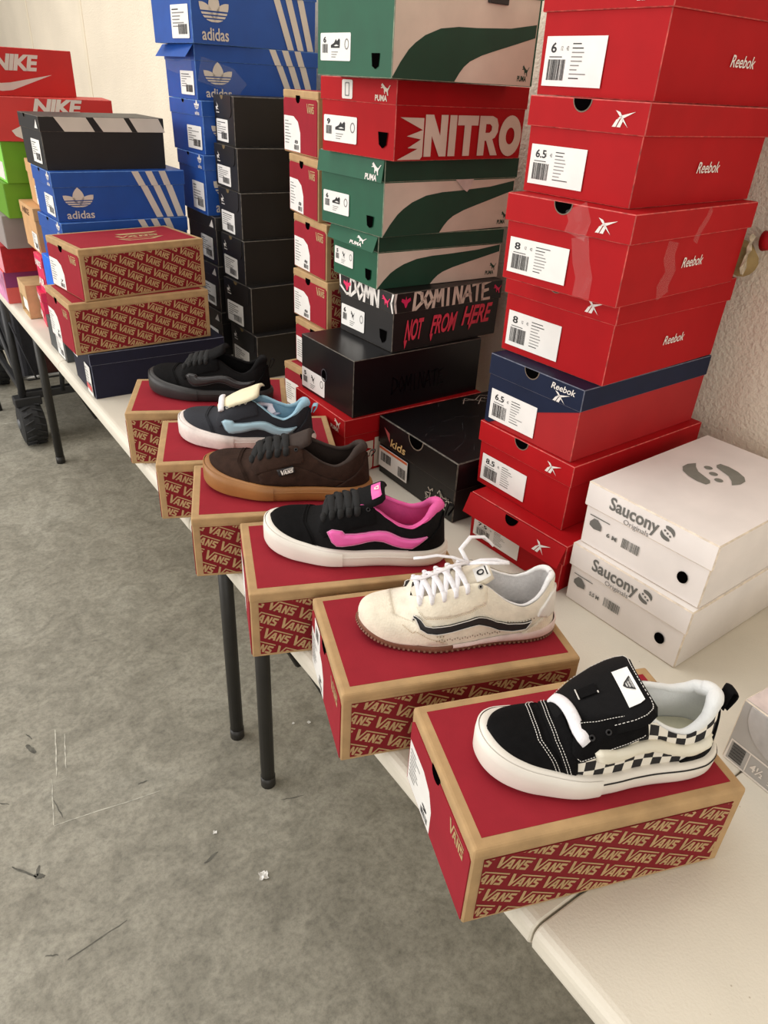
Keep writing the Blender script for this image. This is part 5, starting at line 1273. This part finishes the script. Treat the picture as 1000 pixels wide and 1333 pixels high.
# ---------------------------------------------------------------- folding wagon behind the table
e = empty('utility_wagon', 'black folding utility wagon with knobby wheels beyond the far table leg', 'wagon', (.72, 3.70, 0), 0)
WB = M('wagon_black', (34, 34, 36), .5, .08, 40); TYRE = M('tyre_rubber', (30, 30, 31), .7, .1, 60, .3, 200); FAB = M('wagon_fabric', (34, 34, 40), .85, .1, 60, .2, 300); RBR = M('dark_red_brown_fabric', (62, 26, 20), .85, .1, 40, .2, 300)
for x in (-.27, .27):
    for y in (-.40, .42):
        wc = Vector((x, y, .095)); bm = bmesh.new(); R_, Wd = .095, .050
        for i in range(24):
            for k, (o_, r_) in enumerate(((-Wd, .060), (-Wd*.9, .085), (-Wd*.4, R_), (Wd*.4, R_), (Wd*.9, .085), (Wd, .060))):
                a = 2*math.pi*i/24; bm.verts.new(wc+Vector((o_, r_*math.cos(a), r_*math.sin(a))))
        bm.verts.ensure_lookup_table()
        for i in range(24):
            for k in range(5): bm.faces.new([bm.verts[i*6+k], bm.verts[i*6+k+1], bm.verts[((i+1) % 24)*6+k+1], bm.verts[((i+1) % 24)*6+k]])
            
        bm.faces.new([bm.verts[i*6] for i in range(24)]); bm.faces.new([bm.verts[i*6+5] for i in range(24)][::-1]); bmesh.ops.recalc_face_normals(bm, faces=bm.faces)
        wh = bm_out(bm, 'wheel', TYRE, e); parts = []
        for i in range(18):
            a = 2*math.pi*i/18
            for sg in (-1, 1):
                a2 = a+(.12 if sg > 0 else 0); c = wc+Vector((sg*.022, (R_+.001)*math.cos(a2), (R_+.001)*math.sin(a2))); d = Vector((sg*.018, -.008*math.sin(a2), .008*math.cos(a2)))
                parts.append(tube(None, [c-d, c+d], .0045, None, None, 5, smooth=False))
        o = joined('tread_lugs', parts, TYRE, wh, False); o['kind'] = 'stuff'
        hub = tube('hub', [wc+Vector((-.056, 0, 0)), wc+Vector((.056, 0, 0))], .022, M('grey_hub', (96, 98, 100), .5), wh, 12)
        boxobj('fork', tuple(wc+Vector((-.055, -.03, .085))), tuple(wc+Vector((.055, .03, .125))), WB, e, .004)
for y in (-.40, .42): boxobj('axle_bar', (-.30, y-.018, .205), (.30, y+.018, .240), WB, e, .004)
for x in (-.285, .285):
    boxobj('side_rail', (x-.012, -.40, .245), (x+.012, .42, .27), WB, e, .004)
    for y in (-.41, .43): tube('post', [(x, y, .16), (x, y, .70)], .016, WB, e, 10)
    tube('top_rail', [(x, -.41, .69), (x, .43, .69)], .014, WB, e, 10)
    tube('scissor_bar', [(x*.98, -.38, .26), (x*.98, .40, .66)], .010, WB, e, 8); tube('scissor_bar', [(x*1.02, -.38, .66), (x*1.02, .40, .26)], .010, WB, e, 8)
boxobj('fabric_bin', (-.262, -.385, .27), (.262, .405, .62), FAB, e, .02, 2)
boxobj('red_brown_panel', (-.19, -.392, .30), (.02, -.384, .60), RBR, e, .003)
tube('front_bar', [(-.27, -.41, .30), (.27, -.41, .30)], .008, M('bare_metal', (150, 148, 144), .3, .03, 20, metal=.8), e, 8)
tube('buckle_strap', [(-.28, -.43, .55), (-.25, -.44, .42), (-.22, -.43, .30)], .010, FAB, e, 8, flat=.4)
tube('handle', [(-.10, -.43, .60), (-.12, -.47, .36), (-.13, -.46, .24)], .010, WB, e, 8)
# black padded case standing on the floor left of the wagon
e = empty('folding_chair_frame', 'dark folded frame with a yellow tag leaning at the far left edge', 'folded frame', (.36, 3.72, 0), 0)
for a_, b_ in (((-.05, -.05, .0), (-.07, .10, .72)), ((.02, .02, .0), (-.02, .14, .70)), ((-.08, .05, .25), (.02, .05, .27))): tube('bar', [a_, b_], .013, WB, e, 8)
boxobj('yellow_tag', (-.085, -.01, .44), (-.065, .02, .56), M('yellow_tag', (196, 178, 60), .5), e, .002)
boxobj('sling_fabric', (-.10, .06, .45), (.0, .09, .70), FAB, e, .01, 2)
